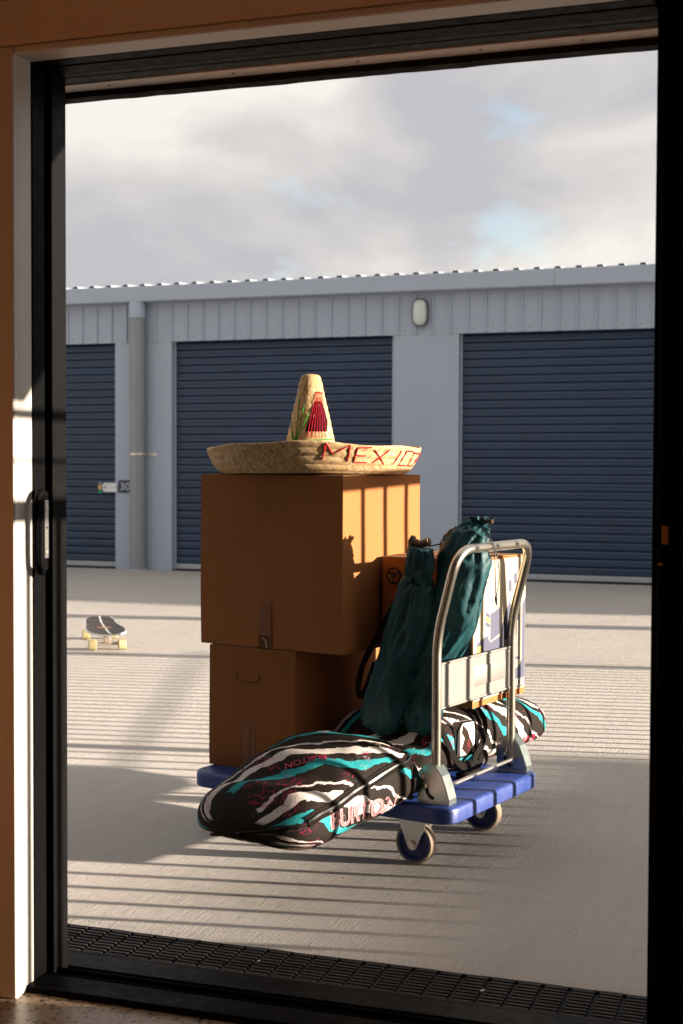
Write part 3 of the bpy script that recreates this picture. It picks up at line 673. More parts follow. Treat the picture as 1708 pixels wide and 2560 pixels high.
# castors
def castor(u, v):
    c = MB(); A = tl(u, v, .0625)
    for s_ in (-1, 1):
        y = A[1]+s_*.0235
        pf = [(-.050,.150),(.050,.150),(.046,.128),(.019,.062),(.012,.048),(0,.043),(-.012,.048),(-.019,.062),(-.046,.128)]
        c.prism(pf, lambda a, b, t: (A[0]+a, t, b), y-.0015, y+.0015)
    c.box(A[0]-.055, A[0]+.055, A[1]-.05, A[1]+.05, .150, .1548)
    f = c.obj('castor', M['fork'], tr, 30)
    MB().lathe([(.010, -.0335), (.010, .0335)], 6, 'y', A).lathe([(.013, -.029), (.013, .029)], 14, 'y', A).obj('axle_bolt', M['latchsteel'], f)
    wpf = [(.054, -.017), (.0605, -.0165), (.0625, -.013), (.0628, 0), (.0625, .013), (.0605, .0165), (.054, .017)]
    MB().lathe(wpf, 44, 'y', A, cap=False).obj('tyre', M['tyre'], f, 50)
    hp_ = [(.0, -.013), (.016, -.019), (.018, -.013), (.042, -.011), (.047, -.0175), (.055, -.0178), (.055, .0178), (.047, .0175), (.042, .011), (.018, .013), (.016, .019), (.0, .013)]
    MB().lathe(hp_, 36, 'y', A, cap=False).obj('wheel', M['hub'], f, 40)
for u in (.17, .80):
    for v in (.105, .555): castor(u, v)

# ------------------------------------------------------------------ cardboard boxes
def boxshell(mb, W, D, H, seed, wob=.0034):
    """a soft-edged carton body: grids on six faces, slightly bowed"""
    n = 14
    def P(x, y, z):
        q = Vector((x*3+seed, y*3, z*3)); d = Vector((mnoise.noise(q), mnoise.noise(q+Vector((9,0,0))), mnoise.noise(q+Vector((0,9,0)))))*wob
        return (x+d.x, y+d.y, z+d.z*.3)
    def grid(f):
        o = len(mb.v)
        for j in range(n+1):
            for i in range(n+1): mb.v.append(P(*f(i/n, j/n)))
        for j in range(n):
            for i in range(n): a = o+j*(n+1)+i; mb.f.append((a, a+1, a+n+2, a+n+1))
    x0, x1, y0, y1 = -W/2, W/2, -D/2, D/2
    grid(lambda s, t: (x0+W*s, y0, H*t)); grid(lambda s, t: (x1, y0+D*s, H*t)); grid(lambda s, t: (x1-W*s, y1, H*t)); grid(lambda s, t: (x0, y1-D*s, H*t))
    grid(lambda s, t: (x1-W*s, y0+D*t, 0)); grid(lambda s, t: (x0+W*s, y0+D*t, H))
def carton(name, label, u0, u1, v0, v1, z0, z1, m, seed, tape_u=None, tape_front=None, flaps=True):
    t = tthing(name, label, 'box', (u0+u1)/2, (v0+v1)/2, z0)
    W, D, H = u1-u0, v1-v0, z1-z0
    mb = MB(); boxshell(mb, W, D, H, seed); mb.obj('box_body', m, t, 30)
    if flaps:
        for s_ in (-1, 1):
            f = MB(); g_ = 10; y_in, y_out = s_*.003, s_*(D/2-.001)
            top = []; 
            for j in range(3):
                for i in range(g_+1):
                    x = -W/2+W*i/g_; y = y_out+(y_in-y_out)*j/2; lift = (.0 if j == 0 else (.002+.0035*abs(mnoise.noise((x*6+seed, j*2.2, s_)))*j))
                    top.append((x, y, H+.0016+lift))
            k = g_+1; f.v = top+[(a, b, c-.003) for a, b, c in top]; m_ = len(top)
            for j in range(2):
                for i in range(g_):
                    a = j*k+i; f.f += [(a, a+1, a+k+1, a+k), (m_+a, m_+a+k, m_+a+k+1, m_+a+1)]
            for i in range(g_): f.f += [(i, m_+i, m_+i+1, i+1), (2*k+i, 2*k+i+1, m_+2*k+i+1, m_+2*k+i)]
            for j in range(2):
                for e_ in (0, g_): f.f.append((j*k+e_, (j+1)*k+e_, m_+(j+1)*k+e_, m_+j*k+e_))
            f.obj('top_flap', M['cardedge'], t, 30)
    return t, W, D, H
def front_tape(t, W, D, H, x, w_, z0, z1, slant=.0):
    mb = MB(); mb.prism([(x-w_/2, z0), (x+w_/2, z0), (x+w_/2, z1), (x-w_/2+slant, z1), (x-w_/2, z1-slant*1.6)] if slant else [(x-w_/2, z0), (x+w_/2, z0), (x+w_/2, z1), (x-w_/2, z1)], lambda a, b, q: (a, q, b), -D/2-.0026, -D/2-.0014)
    return mb.obj('packing_tape', M['tape'], t)
# upper big box
bt, W, D, H = carton('cardboard_box', 'large plain brown cardboard box on top, under the straw hat', .445, 1.006, .120, .612, .6075, 1.168, M['card'], 1.0)
xu = lambda u: (.445+1.006)/2-u
front_tape(bt, W, D, H, xu(.742), .05, .0, .15, .016)
front_tape(bt, W, D, H, xu(.744), .046, -.0, .042)
MB().tube([(xu(.735), -D/2-.003, .002), (xu(.738), -D/2-.004, .024), (xu(.752), -D/2-.003, .036)], .0012, 6).obj('torn_paper', M['soffit'], bt)
# lower box with hand hole
lb, W2, D2, H2 = carton('cardboard_box', 'smaller brown cardboard box at bottom left standing on the blue deck', .622, .966, .116, .452, .2055, .603, M['card2'], 5.0)
xl = lambda u: (.622+.966)/2-u
front_tape(lb, W2, D2, H2, xl(.803), .052, 0, .155)
MB().tube([(xl(.797), -D2/2-.003, 0), (xl(.799), -D2/2-.0034, .08), (xl(.796), -D2/2-.003, .15)], .0012, 6).obj('tape_crease', M['tape'], lb)
hc = [(-.044,.012),(-.046,-.004),(-.034,-.014),(0,-.016),(.034,-.014),(.046,-.004),(.044,.012)]
MB().tube([(xl(.808)+a, -D2/2-.0012, .302+b) for a, b in hc], .0011, 6).obj('hand_hole', M['dark'], lb)
# rear box that also carries the big one
carton('cardboard_box', 'brown cardboard box behind the lower one, half hidden in shadow', .630, .965, .462, .742, .2055, .603, M['card'], 8.0)

# printed moving carton
ct, W3, D3, H3 = carton('moving_carton', 'tall printed moving carton with cream side, books drawing and recycling mark', .100, .428, .333, .715, .441, .905, M['cartonk'], 12.0)
U0, V0, Z0 = .100, .333, .441
uc, vc = (.100+.428)/2, (.333+.715)/2
def rface(v, z, t=0.0): return (uc-U0+.0012+t, v-vc, z-Z0)          # right (lit) face
def lface(u, z, t=0.0): return (uc-u, V0-vc-.0012-t, z-Z0)          # left (shaded) face
def poly(fn, pts, t0, t1, mb): mb.prism(pts, lambda a, b, t: fn(a, b, t), t0, t1)
mb = MB(); poly(rface, [(.334,.462),(.714,.462),(.714,.900),(.334,.900)], .0, .0012, mb); mb.obj('printed_side', M['cream'], ct)
T0, T1 = .0012, .0019
def rr(pts):
    b_ = MB(); poly(rface, pts, T0, T1, b_); b_.obj('printed_shape', M['ink'], ct)
rr([(.336,.466),(.712,.466),(.712,.500),(.336,.500)])
rr([(.640,.500),(.712,.500),(.712,.760),(.690,.740),(.690,.560),(.676,.540),(.640,.530)])
rr([(.452,.640),(.522,.660),(.522,.745),(.452,.727)])
rr([(.420,.737),(.448,.727),(.448,.715),(.420,.725)]); rr([(.420,.706),(.448,.697),(.448,.684),(.420,.693)])
rr([(.358,.500),(.358,.642),(.430,.662),(.452,.637),(.528,.652),(.528,.500)])
rr([(.532,.500),(.532,.676),(.590,.760),(.612,.735),(.612,.500)])
for a, b, c in ((.596,.790,.828), (.636,.813,.850)): rr([(a-.010,b),(a+.010,b),(a+.012,b+.01),(a+.012,c-.006),(a+.006,c),(a-.006,c),(a-.012,c-.006),(a-.012,b+.01)])
rr([(.630,.560),(.668,.560),(.668,.712),(.630,.715)])
rr([(.348,.868),(.372,.868),(.380,.848),(.366,.834),(.354,.834),(.340,.848)])
yl = MB()
poly(rface, [(.362,.560),(.372,.556),(.372,.635),(.362,.632)], .0019, .0025, yl); poly(rface, [(.378,.556),(.384,.556),(.384,.632),(.378,.636)], .0019, .0025, yl)
poly(rface, [(.421,.724),(.447,.714),(.447,.698),(.421,.707)], .0012, .0018, yl)
yl.obj('printed_accent', M['yellow'], ct)
for q_ in [[(a,.570),(a+.003,.570),(a+.003,.690),(a,.692)] for a in (.640,.650,.660)]+[[(.556,.60),(.596,.606),(.596,.640),(.556,.634)]]:
    ln = MB(); poly(rface, q_, .0019, .0025, ln); ln.obj('printed_line', M['line'], ct)
for k in range(5):
    lk_ = MB(); lk_.tube([rface(.420+.006*k, .738+.003*k, .0019), rface(.462+.012*k, .748-.001*k+.002*k, .0019)], .0007, 4); lk_.obj('printed_line', M['line'], ct)
ln = MB(); put_text(ln, 'REMOVALS', .036, lambda x, y: rface(.345+x, .470+y, .0022), .0012, width=.205)
ln.obj('printed_word', M['line'], ct)
ln = MB(); put_text(ln, 'CARTON', .036, lambda x, y: rface(.566+x, .470+y, .0022), .0012, width=.138)
ln.obj('printed_word', M['line'], ct)
# shaded face: recycling mark, navy lower panel with drawn outlines
rc = MB(); CU, CZ, RR = .385, .846, .0275
ring = [(CU+RR*cos(2*pi*k/36), CZ+RR*sin(2*pi*k/36)) for k in range(36)]
poly(lface, ring, 0, .0009, rc); rc.obj('recycling_mark', M['inkdark'], ct)
ar = MB()
for k in range(3):
    a0 = R(90+120*k)
    def rot(p, a=a0): return (CU-(p[0]*cos(a)-p[1]*sin(a)), CZ+(p[0]*sin(a)+p[1]*cos(a)))
    poly(lface, [rot(p) for p in ((.010,-.0125),(.0195,-.0125),(.0195,-.0015),(.016,.003),(.0105,-.0005))], .0009, .0015, ar)
    poly(lface, [rot(p) for p in ((.0185,.0035),(.0205,.0095),(.0125,.0120),(.0100,.0060))], .0009, .0015, ar)
poly(lface, [(CU-.0012, CZ-.018), (CU+.0012, CZ-.018), (CU+.0012, CZ-.008), (CU-.0012, CZ-.008)], .0009, .0016, ar)
ar.obj('recycling_arrow', M['cartonk'], ct)
ik = MB(); poly(lface, [(.106,.466),(.300,.466),(.300,.690),(.240,.745),(.106,.745)], 0, .0009, ik); ik.obj('printed_panel', M['ink'], ct)
ol = MB()
for x0_, x1_, zz0, zz1 in ((.140,.205,.50,.69),): ol.tube([lface(a, b, .0012) for a, b in fillet([(x0_,zz0,0),(x0_,zz1,0),(x1_,zz1,0),(x1_,zz0,0)], .015, 4) for a, b in ((a, b),)] if False else [lface(p.x, p.y, .0012) for p in fillet([(x0_,zz0,0),(x0_,zz1,0),(x1_,zz1,0),(x1_,zz0,0)], .015, 4)], .0009, 5)
for k in range(4): poly(lface, [(.152+.012*k,.51),(.157+.012*k,.51),(.157+.012*k,.66),(.152+.012*k,.66)], .0009, .0015, ol)
ol.obj('printed_outline', M['yellow'], ct)

# ------------------------------------------------------------------ snowboard bag
BL0, BL1 = -.502, 1.190
ZH = [(-.535,.250),(-.38,.312),(-.20,.372),(-.06,.398),(.01,.388),(.10,.325),(.17,.340),(.30,.425),(.45,.4385),(.72,.436),(.86,.412),(1.02,.376),(1.195,.335)]
ZL = [(-.535,.146),(-.30,.142),(-.10,.164),(-.01,.186),(.02,.2075),(.63,.2075),(.70,.200),(1.195,.205)]
UC = [(-.535,.385),(-.25,.380),(.0,.356),(.22,.366),(.4,.370),(1.195,.372)]
def endf(v, L, p):
    d = min(v-BL0, BL1-v)
    if d >= L: return 1.0
    x = max(0.0, 1-d/L); return max(0.0, 1-x**p)**(1/p)
def bagP(v, t, off=0.0):
    hw = (.203+.022*math.exp(-((v-.02)/.18)**2))*endf(v, .13 if v < .3 else .24, 2.8); zh, zl = lerp_tab(ZH, v), lerp_tab(ZL, v)
    zc, hh = zl+(zh-zl)*.44, (zh-zl)/2*endf(v, .15 if v < .3 else .22, 2.2)
    c, s_ = cos(t), sin(t); ex = 2/2.9
    cu, cz = math.copysign(abs(c)**ex, c), math.copysign(abs(s_)**(2/(2.5 if s_ > 0 else 3.6)), s_)
    hz = (zh-zc)*endf(v, .15 if v < .3 else .22, 2.2) if s_ > 0 else (zc-zl)*endf(v, .15 if v < .3 else .22, 2.2)
    u = lerp_tab(UC, v)-cu*(hw+off); z = zc+cz*(hz+off)
    q = Vector((u*7, v*5, z*7)); d = mnoise.noise(q)*.006+mnoise.noise(q*2.7+Vector((4,4,4)))*.003
    # cinched waist of the strap, soft diagonal creases in the nose
    d -= .012*math.exp(-((v-.105-.12*(z-.3))/.03)**2)*(1 if s_ > -.3 else 0)
    d -= .007*math.exp(-((v+.30+.35*(u-.3))/.022)**2)*max(0, s_)
    if s_ < -.55: d = min(d, 0)*.2
    return Vector((u-d*cu*.9, v, z+d*cz))
sbg = tthing('snowboard_bag', 'long snowboard bag in black, teal and white print lying across the trolley', 'bag', .372, .32, .205)
def sl_(p): return (.372-p[0], p[1]-.32, p[2]-.205)
NV, NT = 150, 64
mb = MB(); uvs = {}
vsamp = []
for i in range(NV+1):
    q = i/NV; q = .5-.5*cos(pi*q) if (q < .12 or q > .88) else None
    vsamp.append(i/NV)
vv = []
for i in range(NV+1):
    x = i/NV
    # denser near the two ends
    x = x-.09*sin(2*pi*x)/ (2*pi)*5*.6
    vv.append(BL0+1e-4+(BL1-BL0-2e-4)*x)
vv = sorted(vv)
for i, v in enumerate(vv):
    acc = 0.0; prev = None
    for k in range(NT):
        t = 2*pi*k/NT-pi/2; p = bagP(v, t)
        mb.v.append(sl_(p)); uvs[i*NT+k] = (v, k/NT*1.12)
uvs['per'] = 1.12
for i in range(NV):
    for k in range(NT): mb.f.append((i*NT+k, (i+1)*NT+k, (i+1)*NT+(k+1) % NT, i*NT+(k+1) % NT))
mb.f += [tuple(range(NT)), tuple(NV*NT+k for k in range(NT))[::-1]]
body = mb.obj('bag_body', M['bag'], sbg, 179, uvs)
TZ = -R(52)                                     # binding runs round the lower edge
pth = []
vs2 = [BL0+.004+(BL1-BL0-.008)*(.5-.5*cos(pi*i/60)) for i in range(61)]
pth = [sl_(bagP(v, TZ, .002)) for v in vs2]+[sl_(bagP(v, pi-TZ, .002)) for v in reversed(vs2)]
MB().tube(pth, .006, 6, closed=True).obj('edge_binding', M['binding'], sbg, 60)
def bnorm(v, t):
    a = bagP(v+.01, t)-bagP(v-.01, t); b = bagP(v, t+.05)-bagP(v, t-.05); n = a.cross(b); c = bagP(v, t)-Vector((.372, v, .30)); n = n if n.dot(c) > 0 else -n; n.normalize(); return Vector((-n.x, n.y, n.z))
def band(name, ctrl, wd, m, lift=.003, th=.002, parent=None, n=8):
    c = spl([(a, b, 0) for a, b in ctrl], n); P = [sl_(bagP(p.x, p.y, lift)) for p in c]; Nn = [bnorm(p.x, p.y) for p in c]
    return MB().ribbon(P, Nn, wd, th).obj(name, m, parent or sbg)
ZC = [(.045, R(44)), (.02, R(26)), (-.105, R(19)), (-.22, R(15)), (-.335, R(18)), (-.44, R(19))]
zb = band('zip_flap', ZC, .030, M['zipm'], .0012, .0015)
band('zip_chain', ZC, .006, M['buckle'], .006, .003, zb)
zp = [(-.515, R(62)), (-.505, R(46)), (-.485, R(34)), (-.46, R(18))]
zb2 = band('pocket_zip', zp, .014, M['zipm'], .0012, .0012); band('zip_chain', zp, .005, M['buckle'], .0055, .0025, zb2)
# webbing: compression strap over the waist and two carry handles
def loop(name, pts, wd):
    c = spl(pts, 6); return MB().ribbon([sl_(p) for p in c], (1, -.1, .15), wd, .003).obj(name, M['web'], sbg)
loop('carry_handle', [(.176,.232,.408),(.158,.246,.372),(.148,.268,.335),(.150,.300,.298),(.140,.330,.262),(.132,.372,.243),(.134,.412,.248),(.140,.438,.268),(.146,.495,.300),(.152,.530,.340),(.160,.536,.376),(.178,.515,.412)], .024)
loop('carry_handle', [(.168,.36,.215),(.140,.40,.222),(.136,.45,.235),(.142,.49,.262),(.150,.53,.262),(.160,.56,.235),(.170,.57,.215)], .022)
# accessory pocket with piping and a small printed spiral
pk_ = [(.345,.275),(.475,.272),(.480,.345),(.470,.378),(.385,.384),(.350,.360)]
mb = MB(); mb.prism(pk_, lambda a, b, t: sl_((.172-t, a, b)), -.012, .010); po = mb.obj('front_pocket', M['offwhite'], sbg)
mb = MB(); mb.prism([(.385,.300),(.418,.276),(.455,.274),(.462,.300),(.440,.325),(.425,.352),(.392,.374),(.385,.350),(.405,.330)], lambda a, b, t: sl_((.172-t, a, b)), .0102, .0108); mb.obj('pocket_patch', M['binding'], po)
MB().tube([sl_((.160, a, b)) for a, b in pk_], .003, 6, closed=True).obj('pocket_piping', M['web'], po, 60)
mb = MB(); sp_ = [( .430+ (.004+.0011*k*.9)*cos(k*.75)*.55, .305+(.004+.0011*k*.9)*sin(k*.75)) for k in range(16)]
mb.tube([sl_((.1605, a, b)) for a, b in sp_], .0012, 5); mb.obj('spiral_print', M['crimson'], po)
# side release buckle and name lettering on the near side
def sideP(v, z, off=.002):
    lo, hi = -R(50), R(60)
    for _ in range(22):
        m_ = (lo+hi)/2
        if bagP(v, m_, off).z < z: lo = m_
        else: hi = m_
    return bagP(v, lo, off)
def topP(v, u, off=.002):
    lo, hi = R(10), R(170)
    for _ in range(22):
        m_ = (lo+hi)/2
        if bagP(v, m_, off).x < u: lo = m_
        else: hi = m_
    return bagP(v, lo, off)
mb = MB()
for zz, ww in ((.272, .018), (.250, .020), (.228, .018)):
    p = Vector(sl_(sideP(.012, zz, .006))); mb.box(p.x-.006, p.x+.006, p.y-ww/2, p.y+ww/2, p.z-.012, p.z+.012, .002)
mb.obj('strap_buckle', M['buckle'], sbg)
band('side_strap', [(.012, R(-45)), (.012, R(-15)), (.012, R(12)), (.012, R(30))], .016, M['web'], .0012, .0012)
def letters(name, s, size, fn, m, wid, outline=None):
    put_text(MB(), s, size, fn, outline or .0, width=wid).obj(name, m, sbg)
lz = lambda x, y, o: sl_(sideP(-.360+x, .203+y-.02*x, o))
letters('name_print', 'BURTON', .068, lambda x, y: lz(x, y, .0025), M['pinkt'], .300, .0024)
letters('name_print', 'BURTON', .068, lambda x, y: lz(x, y, .0036), M['letterdark'], .300, -.0024)
letters('small_name_print', 'BURTON', .034, lambda x, y: sl_(topP(-.21-.636*x-.773*y, .29+.773*x-.636*y, .0025)), M['crimson'], .12, .0008)
letters('small_name_print', 'BURTON', .036, lambda x, y: sl_(sideP(.86+x, .232+y, .0025)), M['crimson'], .10, .001)

# ------------------------------------------------------------------ two folding-chair bags leaning on the handle
def soft_tube(stn, n=72, seed=0.0, amp=.012):
    """stn: (u,v,z, ru, rv); limp fabric sleeve over folded chair legs: long ridges, sagging folds and fine creases"""
    P = spl([(a, b, c) for a, b, c, *_ in stn], 14); Rr = spl([(d, e_, 0) for *_, d, e_ in stn], 14); mb = MB(); m = len(P)
    for i in range(m):
        t = (P[min(i+1, m-1)]-P[max(i-1, 0)]).normalized(); x = Vector((1,0,0)); x = (x-t*x.dot(t)).normalized(); y = t.cross(x)
        ends = min(1.0, min(i, m-1-i)/8.0)
        for k in range(n):
            a = 2*pi*k/n; L = i/m
            ca, sa = cos(a), sin(a)
            tw = a+.9*mnoise.noise(Vector((L*4, seed, 1)))
            ridge = .7*cos(3*tw+seed)+.45*cos(5*tw+2*seed)
            q = Vector((ca*1.5+seed, sa*1.5, L*5.5)); big = mnoise.noise(q)
            dg = Vector((ca*2.2+seed, sa*2.2+3, L*11+ca*1.7)); fold = (1-abs(mnoise.noise(dg))*2.6)
            dg2 = Vector((ca*4.5+seed, sa*4.5+7, L*22-sa*2.5)); crease = (1-abs(mnoise.noise(dg2))*2.6)
            d = amp*(.45*ridge+.9*big+.55*max(-1, fold)+.12*max(-1, crease)-.35)*(.3+.7*ends)
            mb.v.append(P[i]+x*ca*(Rr[i].x+d)+y*sa*(Rr[i].y+d))
    for i in range(m-1):
        for k in range(n): mb.f.append((i*n+k, i*n+(k+1) % n, (i+1)*n+(k+1) % n, (i+1)*n+k))
    mb.f += [tuple(range(n))[::-1], tuple((m-1)*n+k for k in range(n))]
    return mb
c1 = tthing('folding_chair_bag', 'dark teal carry bag with its mouth open and chair feet showing', 'bag', .34, .15, .38, 'teal chair bags leaning on the trolley handle')
def l1(p): return (.34-p[0], p[1]-.15, p[2]-.38)
st1 = [(.390,.232,.362,.040,.03),(.380,.232,.378,.070,.056),(.342,.225,.46,.072,.062),(.292,.218,.59,.066,.058),(.250,.212,.72,.066,.055),(.222,.198,.835,.053,.045),(.214,.190,.862,.040,.035),(.206,.182,.90,.044,.040),(.200,.180,.950,.040,.036)]
mb = soft_tube(st1, seed=2.2); mb.v = [l1(p) for p in mb.v]; mb.obj('sleeve', M['teal'], c1, 179)
mb = MB(); mb.tube([l1(p) for p in [(.238,.185,.945),(.236,.185,.968),(.230,.185,.985)]], [.010,.013,.008], 8); mb.tube([l1(p) for p in [(.230,.185,.968),(.205,.185,.960),(.175,.185,.970)]], [.012,.012,.013], 8); mb.obj('chair_foot', M['wood'], c1, 60)
MB().tube([l1(p) for p in spl([(.172,.18,.955),(.15,.18,.960),(.13,.185,.966),(.135,.185,.976)], 5)], .0022, 6).obj('drawcord', M['cord'], c1, 60)
mb = MB(); mb.ribbon([l1(p) for p in spl([(.285,.20,.80),(.34,.19,.70),(.41,.19,.58),(.437,.20,.50),(.427,.20,.47),(.405,.20,.50),(.375,.20,.58)], 6)], (-.2,-1,.1), .022, .003); mb.obj('shoulder_strap', M['web'], c1)
c2 = tthing('folding_chair_bag', 'teal carry bag gathered shut by a cord, standing tallest behind the handle', 'bag', .25, .22, .41, 'teal chair bags leaning on the trolley handle')
def l2(p): return (.25-p[0], p[1]-.22, p[2]-.41)
st2 = [(.262,.262,.385,.05,.03),(.252,.260,.40,.076,.052),(.226,.258,.50,.078,.060),(.186,.258,.60,.066,.070),(.128,.256,.73,.080,.074),(.098,.256,.82,.074,.076),(.092,.262,.90,.080,.074),(.088,.265,.95,.072,.062),(.078,.285,.985,.058,.052),(.068,.300,1.012,.036,.034),(.064,.305,1.024,.022,.022)]
mb = soft_tube(st2, seed=7.9, amp=.014); mb.v = [l2(p) for p in mb.v]; mb.obj('sleeve', M['teal'], c2, 179)
# gathered mouth with pleats
mb = MB(); n = 40
for i in range(9):
    s_ = i/8; cx = Vector((.064-.006*s_, .305+.004*s_, 1.018+.022*s_)); r_ = .021+.016*s_
    for k in range(n):
        a = 2*pi*k/n; rr_ = r_*(1+.22*sin(9*a)*s_+.1*sin(5*a+1)); mb.v.append(l2(cx+Vector((cos(a)*rr_, sin(a)*rr_, .006*sin(9*a+1)*s_))))
for i in range(8):
    for k in range(n): mb.f.append((i*n+k, i*n+(k+1) % n, (i+1)*n+(k+1) % n, (i+1)*n+k))
mb.obj('gathered_mouth', M['teal'], c2, 60)
mb = MB(); mb.tube([l2(p) for p in spl([(.044,.27,1.000),(.012,.262,.985),(-.006,.262,.955),(-.010,.262,.90),(-.012,.262,.84),(-.014,.262,.80)], 6)], .0018, 6)
mb.tube([l2(p) for p in spl([(.044,.275,1.000),(.006,.27,.975),(-.014,.268,.93),(-.022,.266,.87),(-.018,.264,.825),(-.014,.262,.80)], 6)], .0018, 6)
mb.tube([l2((-.014,.262,.806)), l2((-.015,.262,.796)), l2((-.016,.262,.778))], [.0045,.005,.002], 8); mb.tube([l2(p) for p in spl([(.086,.262,1.006),(.06,.268,1.014),(.04,.29,1.010),(.036,.32,1.006)], 6)], .002, 6); mb.obj('drawcord', M['cord'], c2, 60)
mb = MB(); q = l2((.034,.30,1.030)); mb.box(q[0]-.012, q[0]+.016, q[1]-.009, q[1]+.009, q[2]-.006, q[2]+.006, .003); mb.obj('cord_stopper', M['wood'], c2)
mb = MB(); mb.tube([l2(p) for p in [(.150,.24,.955),(.140,.245,.985),(.128,.25,1.005)]], [.010,.012,.008], 8); mb.obj('chair_foot', M['wood'], c2, 60)

# ------------------------------------------------------------------ sombrero
hc_ = TW(.722, .372, 1.1745)
ang = math.atan2(CAM.y-hc_.y, CAM.x-hc_.x)+pi/2       # local -Y looks towards the doorway
ht = thing('sombrero', 'wide brimmed straw sombrero with MEXICO stitched in red on the brim', 'hat', hc_, ang)
def brim_prof():
    o = []                                            # (radius, height, braid coordinate)
    pts = [(.090,.012),(.16,.006),(.25,.003),(.298,.0),(.318,.006),(.335,.028),(.347,.052),(.356,.074),(.360,.088),(.356,.092),(.349,.086),(.338,.060),(.325,.036),(.305,.020),(.26,.014),(.16,.018),(.104,.026)]
    P = spl([(a, b, 0) for a, b in pts], 12); s_ = 0
    for i, p in enumerate(P):
        if i: s_ += (p-P[i-1]).length
        o.append((p.x, p.y, s_))
    return o
def wob(th, h, r):
    k = min(1, max(0, (r-.2)/.16)); return k*(-.0045*cos(2*th)+.003*sin(3*th+1.0)+.0022*sin(7*th))*(.4+h/.09)
BR = .0255
def straw(name, prof, N_=200, crown=False):
    mb = MB(); uv = {}
    for i, (r, h, s_) in enumerate(prof):
        a, b = prof[max(i-1, 0)], prof[min(i+1, len(prof)-1)]; tx, tz = b[0]-a[0], b[1]-a[1]; L = math.hypot(tx, tz) or 1; nx, nz = tz/L, -tx/L
        f = (s_/BR) % 1.0; d = .0022*(1-(2*f-1)**2)**.5-.0011
        for k in range(N_):
            th = 2*pi*k/N_; dd = d+.0007*mnoise.noise((th*30, s_*160, 2))
            rr_ = r+nx*dd; z = h+nz*dd
            if not crown: z += wob(th, h, r)
            else: rr_ *= 1+.035*sin(2*th+.5)*min(1, h/.2)+.012*mnoise.noise((cos(th)*2, sin(th)*2, h*14))
            mb.v.append((rr_*cos(th)+(-.012 if crown else 0), rr_*sin(th), z)); uv[i*N_+k] = (th*.36 if not crown else th*.08, s_/BR)
    for i in range(len(prof)-1):
        for k in range(N_): mb.f.append((i*N_+k, i*N_+(k+1) % N_, (i+1)*N_+(k+1) % N_, (i+1)*N_+k))
    me_uv = uv
    m = len(prof)
    if crown: mb.f.append(tuple((m-1)*N_+k for k in range(N_)))
    me = mb.mesh(name, M['straw'], 179)
    l = me.uv_layers.new(name='UVMap'); per = 2*pi*(.36 if not crown else .08)
    for p in me.polygons:
        c = [uv[vi] for vi in p.vertices]; mxx = max(q[0] for q in c)
        for li, q in zip(p.loop_indices, c): l.data[li].uv = (q[0]+(per if mxx-q[0] > per/2 else 0), q[1])
    o = bpy.data.objects.new(name, me); COL.objects.link(o); o.parent = ht; return o
straw('brim', brim_prof(), 220)
CP = [(.112,.014),(.100,.040),(.090,.072),(.0815,.106),(.0705,.150),(.0600,.200),(.0505,.240),(.0430,.274),(.0375,.302),(.0300,.324),(.020,.331),(.006,.330)]
Pc = spl([(a, b, 0) for a, b in CP], 9); cp = []; s_ = 0
for i, p in enumerate(Pc):
    if i: s_ += (p-Pc[i-1]).length
    cp.append((p.x, p.y, s_))
straw('crown', cp, 120, True)
def brimO(x, y, off=.0022):
    """photo-like coordinates on the outside of the brim: x sideways -1..1, y 0 bottom .. 1 rim"""
    h = .004+.084*y; r = lerp_tab([(0.0,.306),(.006,.318),(.028,.335),(.052,.347),(.074,.356),(.088,.360)], h)+off
    th = -pi/2+math.asin(max(-.995, min(.995, x))); return (r*cos(th), r*sin(th), h+wob(th, h, r))
def zx(px): return (px-766)/695.0
def zy(py): return (712-py)/172.0
def stitch(pl):
    pts = []
    for (a, b), (c, d) in zip(pl, pl[1:]):
        for k in range(6): t = k/6; pts.append((a+(c-a)*t, b+(d-b)*t))
    pts.append(pl[-1])
    P = [Vector(brimO(zx(a), zy(b)))+Vector((rnd.uniform(-.0006,.0006), 0, rnd.uniform(-.0006,.0006))) for a, b in pts]
    return P
lets = {'M': [[(820,640),(835,542)],[(835,542),(882,606),(983,540)],[(983,540),(978,642)]], 'E': [[(1115,545),(1030,552),(1019,645),(1106,645)],[(1024,600),(1090,602)]],
        'X': [[(1138,560),(1222,656)],[(1232,560),(1138,650)]], 'I': [[(1312,568),(1286,656)]], 'C': [[(1392,562),(1348,566),(1328,662),(1382,660)]], 'O': [[(1402,568),(1452,574),(1430,662),(1396,662),(1402,568)]]}
for k, sts in lets.items():
    mb = MB()
    for s_ in sts: mb.tube(stitch(s_), .0023, 6)
    o = mb.obj('stitched_letter', M['red'], ht, 60)
def crownO(x, z, off=.002):
    r = lerp_tab([(b, a) for a, b in CP[:10]], z)+off; th = -pi/2+math.asin(max(-.99, min(.99, x))); k = 1+.035*sin(2*th+.5)*min(1, z/.2)
    return (r*k*cos(th)-.012, r*k*sin(th), z)
def cz_(py): return .330-(py-100)/400*.222
def cx_(px, py): return (px-745)/(48+(py-100)*.268+12)
def cpt(px, py, off=.002): return crownO(cx_(px, py), cz_(py), off)
mb = MB()
for a in ((672,250),(702,290),(728,340),(616,360),(620,440)):
    pts = [(640+(a[0]-640)*t+10*sin(pi*t)*(1 if a[0] > 640 else -1)*.5, 512+(a[1]-512)*t) for t in [i/8 for i in range(9)]]
    mb.tube([cpt(*p) for p in pts], .0016, 5)
mb.tube([cpt(730+i*20, 500-i*1.2) for i in range(9)], .002, 5)
mb.obj('embroidery', M['greeny'], ht, 60)
mb = MB(); gx, gy = 8, 8
